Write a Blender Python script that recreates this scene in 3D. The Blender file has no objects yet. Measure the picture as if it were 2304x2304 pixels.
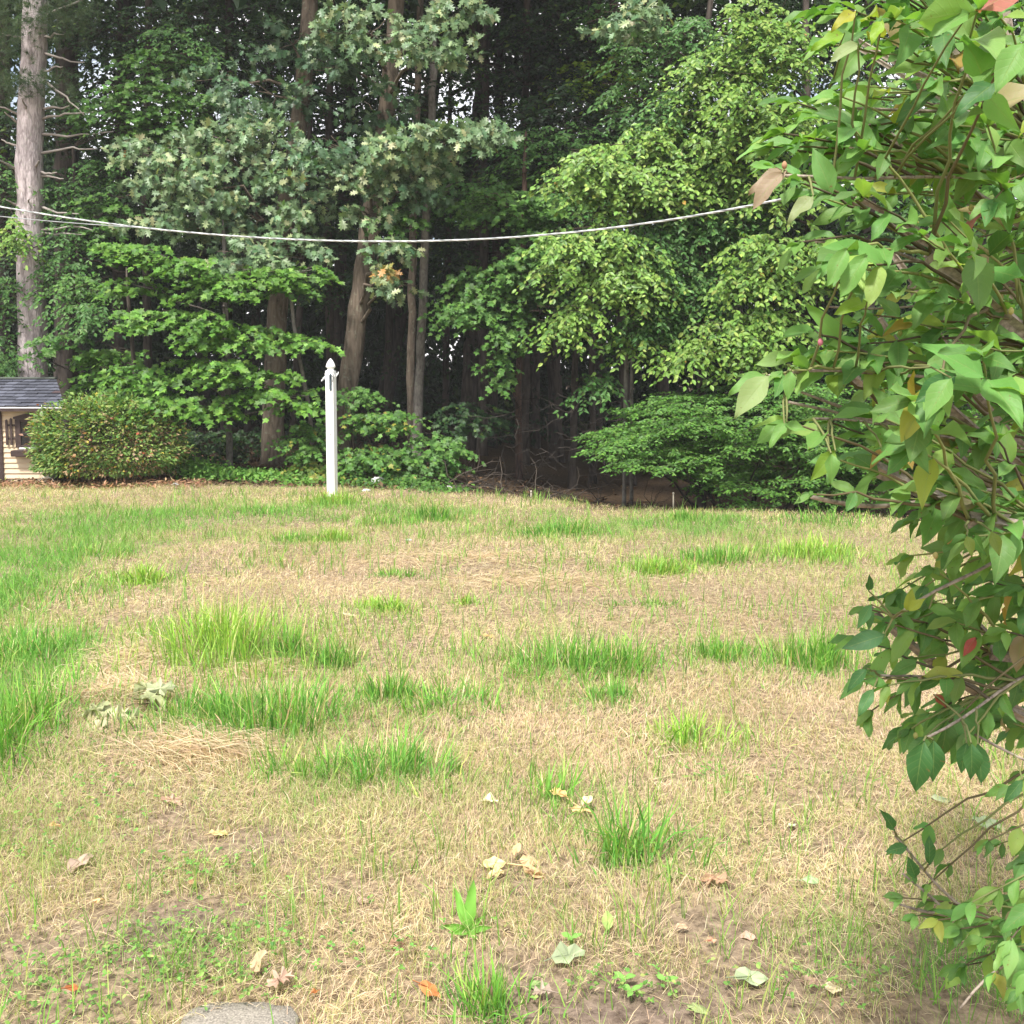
import bpy, math
import numpy as np
from mathutils import Vector

sc = bpy.context.scene
R = math.radians
C = sc.collection

# ------------------------------------------------------------------ camera
CAM_H, PITCH = 1.6, R(4.5)
SHIFT = math.tan(PITCH) - 332 / 2304      # the photo is an off-centre square crop: horizon at photo row 820
cam = bpy.data.objects.new('camera', bpy.data.cameras.new('camera'))
C.objects.link(cam)
cam.location = (0, 0, CAM_H)
cam.rotation_euler = (R(90) - PITCH, 0, 0)
cam.data.sensor_width = 36; cam.data.lens = 36
cam.data.shift_y = SHIFT
cam.data.clip_start = 0.05; cam.data.clip_end = 900
sc.camera = cam

# ------------------------------------------------------------------ sky, sun, exposure
SUN_EL, SUN_AZ = R(58), R(203)          # azimuth measured clockwise from +Y (view direction)
world = bpy.data.worlds.new('World'); sc.world = world; world.use_nodes = True
wn, wl = world.node_tree.nodes, world.node_tree.links
bg = wn['Background']; bg.inputs['Strength'].default_value = 0.10
sky = wn.new('ShaderNodeTexSky'); sky.sky_type = 'NISHITA'; sky.sun_disc = False
sky.sun_elevation = SUN_EL; sky.sun_rotation = SUN_AZ; sky.dust_density = 2.0
tc = wn.new('ShaderNodeTexCoord'); mp = wn.new('ShaderNodeMapping'); mp.inputs['Scale'].default_value = (1, 1, 2.2)
nz = wn.new('ShaderNodeTexNoise'); nz.inputs['Scale'].default_value = 2.6; nz.inputs['Detail'].default_value = 6
cr = wn.new('ShaderNodeValToRGB'); cr.color_ramp.elements[0].position = 0.36; cr.color_ramp.elements[1].position = 0.56
mx = wn.new('ShaderNodeMixRGB'); mx.inputs[2].default_value = (9.5, 9.4, 9.3, 1)
wl.new(tc.outputs['Generated'], mp.inputs['Vector']); wl.new(mp.outputs[0], nz.inputs['Vector'])
wl.new(nz.outputs['Fac'], cr.inputs[0]); wl.new(cr.outputs[0], mx.inputs[0]); wl.new(sky.outputs[0], mx.inputs[1])
wl.new(mx.outputs[0], bg.inputs['Color'])

sl = bpy.data.lights.new('sun', 'SUN'); sl.energy = 3.5; sl.angle = R(8); sl.color = (1.0, 0.955, 0.88)
sun = bpy.data.objects.new('sun', sl); C.objects.link(sun)
sdir = Vector((math.cos(SUN_EL) * math.sin(SUN_AZ), math.cos(SUN_EL) * math.cos(SUN_AZ), math.sin(SUN_EL)))
sun.rotation_euler = sdir.to_track_quat('Z', 'Y').to_euler()
sun.location = (6, -6, 14)

sc.view_settings.view_transform = 'Standard'; sc.view_settings.look = 'None'
sc.view_settings.exposure = 1.1; sc.view_settings.gamma = 1.0; sc.view_settings.use_curve_mapping = False
sc.cycles.max_bounces = 5; sc.cycles.diffuse_bounces = 3; sc.cycles.transmission_bounces = 2
sc.cycles.glossy_bounces = 2; sc.cycles.transparent_max_bounces = 4; sc.cycles.caustics_reflective = False; sc.cycles.caustics_refractive = False

# ------------------------------------------------------------------ helpers
rng = np.random.default_rng(11)
cp, sp = math.cos(PITCH), math.sin(PITCH)
def ray(px, py):
    """photo pixel (2304 wide) -> world direction scaled so that depth along the view axis is 1"""
    u = (px - 1152) / 2304; v = (1152 - py) / 2304 + SHIFT
    return np.array([u, cp + v * sp, -sp + v * cp])
def at(px, py, Y):
    d = ray(px, py); return np.array([0, 0, CAM_H]) + d * (Y / d[1])
def gnd(px, py):
    d = ray(px, py); return np.array([0, 0, CAM_H]) + d * (-CAM_H / d[2])
def pxm(Y):
    return Y / 2304.0
def proj(P):
    q = np.asarray(P, float) - np.array([0, 0, CAM_H])
    dep = q[..., 1] * cp - q[..., 2] * sp; up = q[..., 1] * sp + q[..., 2] * cp
    return 1152 + 2304 * q[..., 0] / dep, 1152 - 2304 * (up / dep - SHIFT), dep

_lat = {}
def vnoise(x, y, seed=0):
    if seed not in _lat: _lat[seed] = np.random.default_rng(900 + seed).random((128, 128))
    L = _lat[seed]; xi = np.floor(x).astype(int); yi = np.floor(y).astype(int); fx = x - xi; fy = y - yi
    fx = fx * fx * (3 - 2 * fx); fy = fy * fy * (3 - 2 * fy)
    a = L[xi % 128, yi % 128]; b = L[(xi + 1) % 128, yi % 128]; c = L[xi % 128, (yi + 1) % 128]; d = L[(xi + 1) % 128, (yi + 1) % 128]
    return (a * (1 - fx) + b * fx) * (1 - fy) + (c * (1 - fx) + d * fx) * fy
def fbm(x, y, seed=0, o=3):
    s = 0; a = 0.5; t = 0
    for k in range(o):
        s = s + a * vnoise(x * 2 ** k + 7.3 * k, y * 2 ** k + 3.1 * k, seed + k); t += a; a *= 0.5
    return s / t
def sstep(a, b, x):
    t = np.clip((np.asarray(x, float) - a) / (b - a), 0, 1); return t * t * (3 - 2 * t)
def unit(v):
    v = np.asarray(v, float); return v / np.maximum(np.linalg.norm(v, axis=-1, keepdims=True), 1e-9)

EDGE = np.array([gnd(*p) for p in [(-300, 1091), (0, 1091), (420, 1092), (800, 1097), (1100, 1117), (1400, 1145), (1650, 1157), (1900, 1166), (2304, 1180)]])
def edge_y(x):
    return np.interp(x, EDGE[:, 0], EDGE[:, 1])
def hz(x, y):
    """ground height: nearly flat lawn with small lumps, falling a little into the woods on the right"""
    x = np.asarray(x, float); y = np.asarray(y, float)
    over = y - edge_y(x)
    z = (fbm(x * 0.9, y * 0.9, 40) - 0.5) * 0.07 * sstep(0.5, 3, y) * (1 - sstep(0, 6, over))
    z = z - sstep(0.1, 2.2, over) * sstep(-1.5, 2.5, x) * 0.6
    z = z + sstep(6, 40, over) * 0.5
    return z

class MB:
    """collects geometry; build() links it as ONE mesh object"""
    def __init__(s): s.v = []; s.f = []; s.c = []; s.a = []; s.n = 0
    def add(s, v, f, col=(1, 1, 1), aux=None):
        v = np.asarray(v, float).reshape(-1, 3); f = np.asarray(f, int)
        s.v.append(v); s.f.append(f + s.n); s.n += len(v)
        c = np.asarray(col, float)
        s.c.append(np.broadcast_to(c, (len(v), 3)) if c.ndim == 1 else c)
        s.a.append(np.zeros((len(v), 3)) if aux is None else aux)
        return s
    def box(s, lo, hi, col=(1, 1, 1)):
        x0, y0, z0 = lo; x1, y1, z1 = hi
        v = [(x0, y0, z0), (x1, y0, z0), (x1, y1, z0), (x0, y1, z0), (x0, y0, z1), (x1, y0, z1), (x1, y1, z1), (x0, y1, z1)]
        return s.add(v, [(0, 3, 2, 1), (4, 5, 6, 7), (0, 1, 5, 4), (1, 2, 6, 5), (2, 3, 7, 6), (3, 0, 4, 7)], col)
    def prism(s, poly, off, col=(1, 1, 1)):
        """planar polygon (n,3) extruded by the vector off"""
        p = np.asarray(poly, float); n = len(p); v = np.vstack([p, p + np.asarray(off)])
        s.add(v, [(i, (i + 1) % n, n + (i + 1) % n, n + i) for i in range(n)], col)
        b = s.n - 2 * n
        s.f.append(np.array([[b + i for i in range(n)][::-1]])); s.f.append(np.array([[b + n + i for i in range(n)]]))
        return s
    def tube(s, pts, rad, k=6, col=(1, 1, 1), star=None, cap=True, jit=0.0):
        pts = np.asarray(pts, float); n = len(pts); rad = np.broadcast_to(np.asarray(rad, float), (n,))
        t = unit(np.gradient(pts, axis=0)); ref = np.array([0.31, 0.2, 0.93]) if abs(t[0, 2]) < 0.8 else np.array([1.0, 0.2, 0])
        a = unit(np.cross(t, ref)); b = np.cross(t, a)
        ang = np.arange(k) * 2 * math.pi / k
        prof = np.ones(k) if star is None else np.resize(np.asarray(star, float), k)
        rr = rad[:, None] * prof[None]
        if jit: rr = rr * (1 + jit * (rng.random((n, k)) - 0.5))
        v = pts[:, None] + rr[..., None] * (np.cos(ang)[None, :, None] * a[:, None] + np.sin(ang)[None, :, None] * b[:, None])
        i = np.arange(n - 1)[:, None] * k; j = np.arange(k)[None]; j2 = (j + 1) % k
        f = np.stack([i + j, i + j2, i + k + j2, i + k + j], -1).reshape(-1, 4)
        s.add(v.reshape(-1, 3), f, col)
        if cap:
            b0 = s.n - n * k
            s.f.append(np.array([[b0 + q for q in range(k)][::-1]])); s.f.append(np.array([[s.n - k + q for q in range(k)]]))
        return s
    def lathe(s, c, prof, k=16, col=(1, 1, 1), rot=0.0):
        c = np.asarray(c, float); ang = np.arange(k) * 2 * math.pi / k + rot
        v = np.array([[c + np.array([r * math.cos(a), r * math.sin(a), z]) for a in ang] for r, z in prof])
        n = len(prof); i = np.arange(n - 1)[:, None] * k; j = np.arange(k)[None]; j2 = (j + 1) % k
        s.add(v.reshape(-1, 3), np.stack([i + j, i + j2, i + k + j2, i + k + j], -1).reshape(-1, 4), col)
        return s
    def mesh(s, name, mat, smooth=True, attrs=True):
        me = bpy.data.meshes.new(name)
        if s.v:
            v = np.vstack(s.v); me.vertices.add(len(v)); me.vertices.foreach_set('co', v.ravel().astype(np.float32))
            tot = np.concatenate([np.full(len(f), f.shape[1]) for f in s.f]); idx = np.concatenate([f.ravel() for f in s.f])
            me.loops.add(len(idx)); me.loops.foreach_set('vertex_index', idx.astype(np.int32))
            me.polygons.add(len(tot)); st = np.concatenate([[0], np.cumsum(tot)[:-1]])
            me.polygons.foreach_set('loop_start', st.astype(np.int32)); me.polygons.foreach_set('loop_total', tot.astype(np.int32))
            me.update(calc_edges=True)
            me.polygons.foreach_set('use_smooth', np.full(len(tot), smooth))
            if attrs:
                col = np.vstack(s.c); ca = me.attributes.new('Col', 'FLOAT_COLOR', 'POINT')
                ca.data.foreach_set('color', np.hstack([col, np.ones((len(col), 1))]).ravel().astype(np.float32))
                au = np.vstack(s.a); aa = me.attributes.new('aux', 'FLOAT_VECTOR', 'POINT')
                aa.data.foreach_set('vector', au.ravel().astype(np.float32))
        me.materials.append(mat)
        return me
    def build(s, name, mat, parent=None, smooth=True, bevel=0.0, kind=None):
        o = bpy.data.objects.new(name, s.mesh(name, mat, smooth)); C.objects.link(o)
        if parent: o.parent = parent; o.matrix_parent_inverse = parent.matrix_basis.inverted()
        if bevel:
            m = o.modifiers.new('bevel', 'BEVEL'); m.width = bevel; m.segments = 2; m.limit_method = 'ANGLE'
        if kind: o['kind'] = kind
        return o
def tag(o, label, cat, group=None, kind=None):
    o['label'] = label; o['category'] = cat
    if group: o['group'] = group
    if kind: o['kind'] = kind
    return o
def thing(name, label, cat, loc=(0, 0, 0), group=None):
    o = bpy.data.objects.new(name, None); C.objects.link(o); o.location = [float(q) for q in loc]; o.empty_display_size = 0.1
    return tag(o, label, cat, group)

# ------------------------------------------------------------------ materials
def nodes(name):
    m = bpy.data.materials.new(name); m.use_nodes = True
    return m, m.node_tree.nodes, m.node_tree.links, m.node_tree.nodes['Principled BSDF']
def plain(name, col, rough=0.7, var=0.15, scale=30, bump=0.15, spec=0.3, stretch=(1, 1, 1), metallic=0):
    m, N, L, P = nodes(name)
    t = N.new('ShaderNodeTexCoord'); q = N.new('ShaderNodeMapping'); q.inputs['Scale'].default_value = stretch
    n = N.new('ShaderNodeTexNoise'); n.inputs['Scale'].default_value = scale; n.inputs['Detail'].default_value = 7
    r = N.new('ShaderNodeValToRGB'); c = np.array(col)
    r.color_ramp.elements[0].position = 0.3; r.color_ramp.elements[1].position = 0.72
    r.color_ramp.elements[0].color = (*(c * (1 - var)), 1); r.color_ramp.elements[1].color = (*np.minimum(c * (1 + var), 1), 1)
    b = N.new('ShaderNodeBump'); b.inputs['Strength'].default_value = bump; b.inputs['Distance'].default_value = 0.01
    L.new(t.outputs['Object'], q.inputs[0]); L.new(q.outputs[0], n.inputs['Vector']); L.new(n.outputs['Fac'], r.inputs[0])
    L.new(r.outputs[0], P.inputs['Base Color']); L.new(n.outputs['Fac'], b.inputs['Height']); L.new(b.outputs[0], P.inputs['Normal'])
    P.inputs['Roughness'].default_value = rough; P.inputs['Specular IOR Level'].default_value = spec; P.inputs['Metallic'].default_value = metallic
    return m
def leafmat(name, rough=0.45, trans=0.3, spec=0.35, source='attr', veins=False, tint=(1.15, 1.25, 0.45)):
    m, N, L, P = nodes(name)
    if source == 'attr':
        a = N.new('ShaderNodeAttribute'); a.attribute_name = 'Col'; col = a.outputs['Color']
    else:
        a = N.new('ShaderNodeObjectInfo'); col = a.outputs['Color']
    if veins:
        x = N.new('ShaderNodeAttribute'); x.attribute_name = 'aux'; s = N.new('ShaderNodeSeparateXYZ'); L.new(x.outputs['Vector'], s.inputs[0])
        au = N.new('ShaderNodeMath'); au.operation = 'ABSOLUTE'; L.new(s.outputs[0], au.inputs[0])
        rib = N.new('ShaderNodeMapRange'); rib.inputs[1].default_value = 0.0; rib.inputs[2].default_value = 0.07; rib.inputs[3].default_value = 1; rib.inputs[4].default_value = 0; L.new(au.outputs[0], rib.inputs[0])
        k = N.new('ShaderNodeMath'); k.operation = 'MULTIPLY_ADD'; k.inputs[1].default_value = -0.22; L.new(au.outputs[0], k.inputs[0]); L.new(s.outputs[1], k.inputs[2])
        w = N.new('ShaderNodeMath'); w.operation = 'MULTIPLY'; w.inputs[1].default_value = 44; L.new(k.outputs[0], w.inputs[0])
        si = N.new('ShaderNodeMath'); si.operation = 'SINE'; L.new(w.outputs[0], si.inputs[0])
        si2 = N.new('ShaderNodeMapRange'); si2.inputs[1].default_value = 0.75; si2.inputs[2].default_value = 1; L.new(si.outputs[0], si2.inputs[0])
        add = N.new('ShaderNodeMath'); add.operation = 'MULTIPLY_ADD'; add.inputs[1].default_value = 0.25; L.new(si2.outputs[0], add.inputs[0]); L.new(rib.outputs[0], add.inputs[2])
        fac = N.new('ShaderNodeMath'); fac.operation = 'MULTIPLY'; fac.inputs[1].default_value = 0.4; L.new(add.outputs[0], fac.inputs[0])
        lt = N.new('ShaderNodeMixRGB'); lt.blend_type = 'MIX'; lt.inputs[2].default_value = (0.30, 0.40, 0.14, 1)
        L.new(fac.outputs[0], lt.inputs[0]); L.new(col, lt.inputs[1]); col = lt.outputs[0]
        n = N.new('ShaderNodeTexNoise'); n.inputs['Scale'].default_value = 60; tc_ = N.new('ShaderNodeTexCoord'); L.new(tc_.outputs['Object'], n.inputs['Vector'])
        h = N.new('ShaderNodeMixRGB'); h.blend_type = 'MULTIPLY'; h.inputs[0].default_value = 0.35; L.new(col, h.inputs[1]); L.new(n.outputs['Color'], h.inputs[2])
        g2 = N.new('ShaderNodeMixRGB'); g2.blend_type = 'MIX'; g2.inputs[0].default_value = 0.5; L.new(col, g2.inputs[1]); L.new(h.outputs[0], g2.inputs[2]); col = g2.outputs[0]
        ns = N.new('ShaderNodeTexNoise'); ns.inputs['Scale'].default_value = 11 if source == 'obj' else 260; ns.inputs['Detail'].default_value = 2
        oi = N.new('ShaderNodeObjectInfo'); vm = N.new('ShaderNodeVectorMath'); vm.operation = 'MULTIPLY_ADD'; vm.inputs[1].default_value = (1, 1, 1); L.new(tc_.outputs['Object'], vm.inputs[0]); L.new(oi.outputs['Location'], vm.inputs[2]); L.new(vm.outputs[0], ns.inputs['Vector'])
        sr = N.new('ShaderNodeMapRange'); sr.inputs[1].default_value = 0.70; sr.inputs[2].default_value = 0.75; sr.inputs[4].default_value = 0.8; L.new(ns.outputs['Fac'], sr.inputs[0])
        sm = N.new('ShaderNodeMixRGB'); sm.inputs[2].default_value = (0.20, 0.13, 0.05, 1); L.new(sr.outputs[0], sm.inputs[0]); L.new(col, sm.inputs[1]); col = sm.outputs[0]
        bp = N.new('ShaderNodeBump'); bp.inputs['Strength'].default_value = 0.25; bp.inputs['Distance'].default_value = 0.002
        inv = N.new('ShaderNodeMath'); inv.operation = 'MULTIPLY'; inv.inputs[1].default_value = -1; L.new(add.outputs[0], inv.inputs[0]); L.new(inv.outputs[0], bp.inputs['Height']); L.new(bp.outputs[0], P.inputs['Normal'])
    L.new(col, P.inputs['Base Color']); P.inputs['Roughness'].default_value = rough; P.inputs['Specular IOR Level'].default_value = spec
    t = N.new('ShaderNodeBsdfTranslucent'); tm = N.new('ShaderNodeMixRGB'); tm.blend_type = 'MULTIPLY'; tm.inputs[0].default_value = 1; tm.inputs[2].default_value = (*tint, 1)
    L.new(col, tm.inputs[1]); L.new(tm.outputs[0], t.inputs['Color'])
    ms = N.new('ShaderNodeMixShader'); ms.inputs[0].default_value = trans
    L.new(P.outputs[0], ms.inputs[1]); L.new(t.outputs[0], ms.inputs[2]); L.new(ms.outputs[0], N['Material Output'].inputs['Surface'])
    return m
def bark(name, c0, c1, scale=9, stretch=(1, 1, 0.22), bump=0.8, dist=0.03, lichen=0.0):
    m, N, L, P = nodes(name)
    t = N.new('ShaderNodeTexCoord'); q = N.new('ShaderNodeMapping'); q.inputs['Scale'].default_value = stretch
    n = N.new('ShaderNodeTexNoise'); n.inputs['Scale'].default_value = scale; n.inputs['Detail'].default_value = 9; n.inputs['Roughness'].default_value = 0.65
    vo = N.new('ShaderNodeTexVoronoi'); vo.inputs['Scale'].default_value = scale * 1.7; vo.feature = 'DISTANCE_TO_EDGE'
    r = N.new('ShaderNodeValToRGB'); r.color_ramp.elements[0].color = (*c0, 1); r.color_ramp.elements[1].color = (*c1, 1)
    r.color_ramp.elements[0].position = 0.32; r.color_ramp.elements[1].position = 0.66
    dm = N.new('ShaderNodeMath'); dm.operation = 'MULTIPLY_ADD'; dm.inputs[1].default_value = 0.45
    L.new(t.outputs['Object'], q.inputs[0]); L.new(q.outputs[0], n.inputs['Vector']); L.new(q.outputs[0], vo.inputs['Vector'])
    L.new(vo.outputs['Distance'], dm.inputs[0]); L.new(n.outputs['Fac'], dm.inputs[2]); L.new(dm.outputs[0], r.inputs[0])
    col = r.outputs[0]
    if lichen:
        n2 = N.new('ShaderNodeTexNoise'); n2.inputs['Scale'].default_value = 16; n2.inputs['Detail'].default_value = 8; L.new(t.outputs['Object'], n2.inputs['Vector'])
        r2 = N.new('ShaderNodeValToRGB'); r2.color_ramp.elements[0].position = 0.58; r2.color_ramp.elements[1].position = 0.72; r2.color_ramp.elements[1].color = (lichen, lichen, lichen, 1); L.new(n2.outputs['Fac'], r2.inputs[0])
        mm = N.new('ShaderNodeMixRGB'); mm.inputs[2].default_value = (0.33, 0.37, 0.28, 1); L.new(r2.outputs[0], mm.inputs[0]); L.new(col, mm.inputs[1]); col = mm.outputs[0]
    L.new(col, P.inputs['Base Color'])
    b = N.new('ShaderNodeBump'); b.inputs['Strength'].default_value = bump; b.inputs['Distance'].default_value = dist
    L.new(dm.outputs[0], b.inputs['Height']); L.new(b.outputs[0], P.inputs['Normal']); P.inputs['Roughness'].default_value = 0.9; P.inputs['Specular IOR Level'].default_value = 0.15
    return m
M = dict(
    grass=leafmat('grass_blades', 0.6, 0.35, 0.2, tint=(1.1, 1.2, 0.55)),
    leaf=leafmat('tree_leaves', 0.5, 0.3, 0.3),
    oakleaf=leafmat('oak_leaves', 0.45, 0.22, 0.4),
    litter=leafmat('dead_leaves', 0.75, 0.15, 0.15, tint=(1.1, 1, 0.8)),
    bush_leaf=leafmat('bush_leaf', 0.5, 0.40, 0.3, source='obj', veins=True),
    bush_fill=leafmat('bush_leaf_fill', 0.5, 0.40, 0.3, veins=True),
    twig=leafmat('twigs', 0.8, 0.0, 0.1),
    bark_pine=bark('pine_bark', (0.17, 0.14, 0.14), (0.52, 0.455, 0.465), 15, (1, 1, 0.28), 1.0, 0.03, lichen=0.45),
    bark_oak=bark('oak_bark', (0.045, 0.036, 0.028), (0.20, 0.16, 0.125), 9, lichen=0.35),
    bark_dark=bark('dark_bark', (0.02, 0.017, 0.015), (0.085, 0.07, 0.06), 8),
    bark_grey=bark('grey_bark', (0.07, 0.062, 0.055), (0.21, 0.19, 0.17), 12, (1, 1, 0.5), 0.3, lichen=0.3),
    bark_red=bark('red_bark', (0.035, 0.023, 0.019), (0.13, 0.082, 0.065), 10),
    white=plain('white_vinyl', (0.88, 0.885, 0.89), 0.35, 0.02, 6, 0.02, 0.5),
    iron=plain('dark_iron', (0.05, 0.07, 0.085), 0.5, 0.2, 40, 0.1),
    wire=plain('pale_wire', (0.62, 0.64, 0.64), 0.4, 0.05, 20, 0.0),
    rope=plain('cable_white', (0.50, 0.52, 0.52), 0.6, 0.3, 9, 0.1),
    rope2=plain('cable_grey', (0.30, 0.32, 0.33), 0.6, 0.3, 9, 0.1),
    cream=plain('cream_siding', (0.66, 0.52, 0.36), 0.6, 0.09, 9, 0.08, stretch=(0.6, 1, 4)),
    brown=plain('brown_trim', (0.055, 0.036, 0.033), 0.6, 0.25, 14, 0.15, stretch=(1, 1, 1)),
    shingle=leafmat('asphalt_shingle', 0.95, 0.0, 0.1),
    metal=plain('drip_edge', (0.75, 0.76, 0.78), 0.35, 0.06, 10, 0.03),
    glass=plain('dark_pane', (0.012, 0.014, 0.016), 0.08, 0.1, 3, 0.0, 0.5),
    stone=plain('paving_stone', (0.25, 0.225, 0.19), 0.95, 0.45, 190, 0.5),
    rock=plain('pale_rock', (0.42, 0.41, 0.40), 0.85, 0.25, 20, 0.5),
    greywood=plain('weathered_wood', (0.30, 0.30, 0.26), 0.8, 0.3, 20, 0.3, stretch=(1, 1, 0.2)),
)

def grime(m):
    N, L = m.node_tree.nodes, m.node_tree.links; P = N['Principled BSDF']; src = P.inputs['Base Color'].links[0].from_socket
    t = N.new('ShaderNodeTexCoord'); sx = N.new('ShaderNodeSeparateXYZ'); L.new(t.outputs['Object'], sx.inputs[0])
    mr = N.new('ShaderNodeMapRange'); mr.inputs[1].default_value = 0.45; mr.inputs[2].default_value = 0.0; L.new(sx.outputs[2], mr.inputs[0])
    q = N.new('ShaderNodeMapping'); q.inputs['Scale'].default_value = (30, 30, 5); L.new(t.outputs['Object'], q.inputs[0])
    n = N.new('ShaderNodeTexNoise'); n.inputs['Scale'].default_value = 1.0; n.inputs['Detail'].default_value = 6; L.new(q.outputs[0], n.inputs['Vector'])
    a_ = N.new('ShaderNodeMath'); a_.operation = 'MULTIPLY_ADD'; a_.inputs[1].default_value = 0.35; L.new(mr.outputs[0], a_.inputs[0]); L.new(n.outputs['Fac'], a_.inputs[2])
    r = N.new('ShaderNodeMapRange'); r.inputs[1].default_value = 0.55; r.inputs[2].default_value = 0.95; r.inputs[4].default_value = 0.22; L.new(a_.outputs[0], r.inputs[0])
    x = N.new('ShaderNodeMixRGB'); x.inputs[2].default_value = (0.40, 0.40, 0.31, 1); L.new(r.outputs[0], x.inputs[0]); L.new(src, x.inputs[1]); L.new(x.outputs[0], P.inputs['Base Color'])
grime(M['white'])
# ------------------------------------------------------------------ ground
def line(lo, hi, fine, nf, far):
    a = np.linspace(lo, hi, nf); k = np.geomspace(1, far, 16)
    return np.concatenate([(lo - (k - 1) * fine)[::-1][:-1], a, (hi + (k - 1) * fine)[1:]])
gx = line(-14, 14, 1.0, 141, 400); gy = line(-2, 34, 1.0, 181, 400)
X, Y = np.meshgrid(gx, gy); Z = hz(X, Y)
nxg, nyg = len(gx), len(gy)
i = np.arange(nyg - 1)[:, None] * nxg; j = np.arange(nxg - 1)[None]
gb = MB()
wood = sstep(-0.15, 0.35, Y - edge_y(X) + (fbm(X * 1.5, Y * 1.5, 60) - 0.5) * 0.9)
def dirt_at(x, y):
    d = np.zeros_like(x)
    for (px, py, rx, ry, s) in [(430, 2065, 150, 50, 1), (90, 2130, 120, 45, 1), (1380, 2268, 380, 75, 1), (560, 1905, 110, 38, .95), (760, 2000, 80, 30, .5), (1750, 2220, 220, 70, .6), (1100, 2180, 150, 40, .5), (1560, 2080, 140, 40, .45), (1240, 1985, 120, 30, .35),
                                (1100, 1255, 190, 26, .45), (330, 1480, 60, 20, .3), (1290, 1830, 60, 30, .4), (2000, 2150, 200, 60, .4), (300, 1700, 90, 30, .5), (360, 1840, 80, 40, .5), (1900, 1900, 90, 40, .4)]:
        c = gnd(px, py); dep = c[1]; ax = rx / 2304 * dep * 1.05
        ay = (gnd(px, py - ry)[1] - gnd(px, py + ry)[1]) / 2
        d = np.maximum(d, s * np.exp(-(((x - c[0]) / ax) ** 2 + ((y - c[1]) / ay) ** 2) ** 1.5))
    return d
mask = np.stack([wood, np.clip(dirt_at(X, Y) + sstep(0.62, 0.78, fbm(X * 1.9, Y * 1.9, 66)) * 0.35, 0, 1), np.zeros_like(wood)], -1)
gb.add(np.stack([X, Y, Z], -1).reshape(-1, 3), np.stack([i + j, i + j + 1, i + nxg + j + 1, i + nxg + j], -1).reshape(-1, 4), mask.reshape(-1, 3))
m, N, L, P = nodes('ground')
a = N.new('ShaderNodeAttribute'); a.attribute_name = 'Col'; s = N.new('ShaderNodeSeparateColor'); L.new(a.outputs['Color'], s.inputs[0])
t = N.new('ShaderNodeTexCoord'); n1 = N.new('ShaderNodeTexNoise'); n1.inputs['Scale'].default_value = 28; n1.inputs['Detail'].default_value = 9; n1.inputs['Roughness'].default_value = 0.7
n2 = N.new('ShaderNodeTexNoise'); n2.inputs['Scale'].default_value = 2.2; n2.inputs['Detail'].default_value = 5
L.new(t.outputs['Object'], n1.inputs['Vector']); L.new(t.outputs['Object'], n2.inputs['Vector'])
def ramp(c0, c1, p0=0.35, p1=0.65):
    r = N.new('ShaderNodeValToRGB'); r.color_ramp.elements[0].color = (*c0, 1); r.color_ramp.elements[1].color = (*c1, 1); r.color_ramp.elements[0].position = p0; r.color_ramp.elements[1].position = p1; return r
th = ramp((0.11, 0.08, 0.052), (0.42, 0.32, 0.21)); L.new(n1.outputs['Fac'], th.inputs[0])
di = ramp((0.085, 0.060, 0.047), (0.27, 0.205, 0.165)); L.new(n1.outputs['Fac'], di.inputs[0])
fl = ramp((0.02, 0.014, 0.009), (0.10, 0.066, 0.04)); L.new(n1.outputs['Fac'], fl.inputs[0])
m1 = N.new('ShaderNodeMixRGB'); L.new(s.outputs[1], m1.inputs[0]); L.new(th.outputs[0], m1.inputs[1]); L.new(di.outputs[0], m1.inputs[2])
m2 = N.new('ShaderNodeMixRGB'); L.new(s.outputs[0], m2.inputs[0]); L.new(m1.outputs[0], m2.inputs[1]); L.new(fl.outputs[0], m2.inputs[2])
L.new(m2.outputs[0], P.inputs['Base Color']); P.inputs['Roughness'].default_value = 0.95; P.inputs['Specular IOR Level'].default_value = 0.1
b = N.new('ShaderNodeBump'); b.inputs['Strength'].default_value = 0.7; b.inputs['Distance'].default_value = 0.03; L.new(n1.outputs['Fac'], b.inputs['Height']); L.new(b.outputs[0], P.inputs['Normal'])
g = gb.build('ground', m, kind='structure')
tag(g, 'dry tan lawn ground running back into the brown woodland floor', 'ground', kind='structure')

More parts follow.
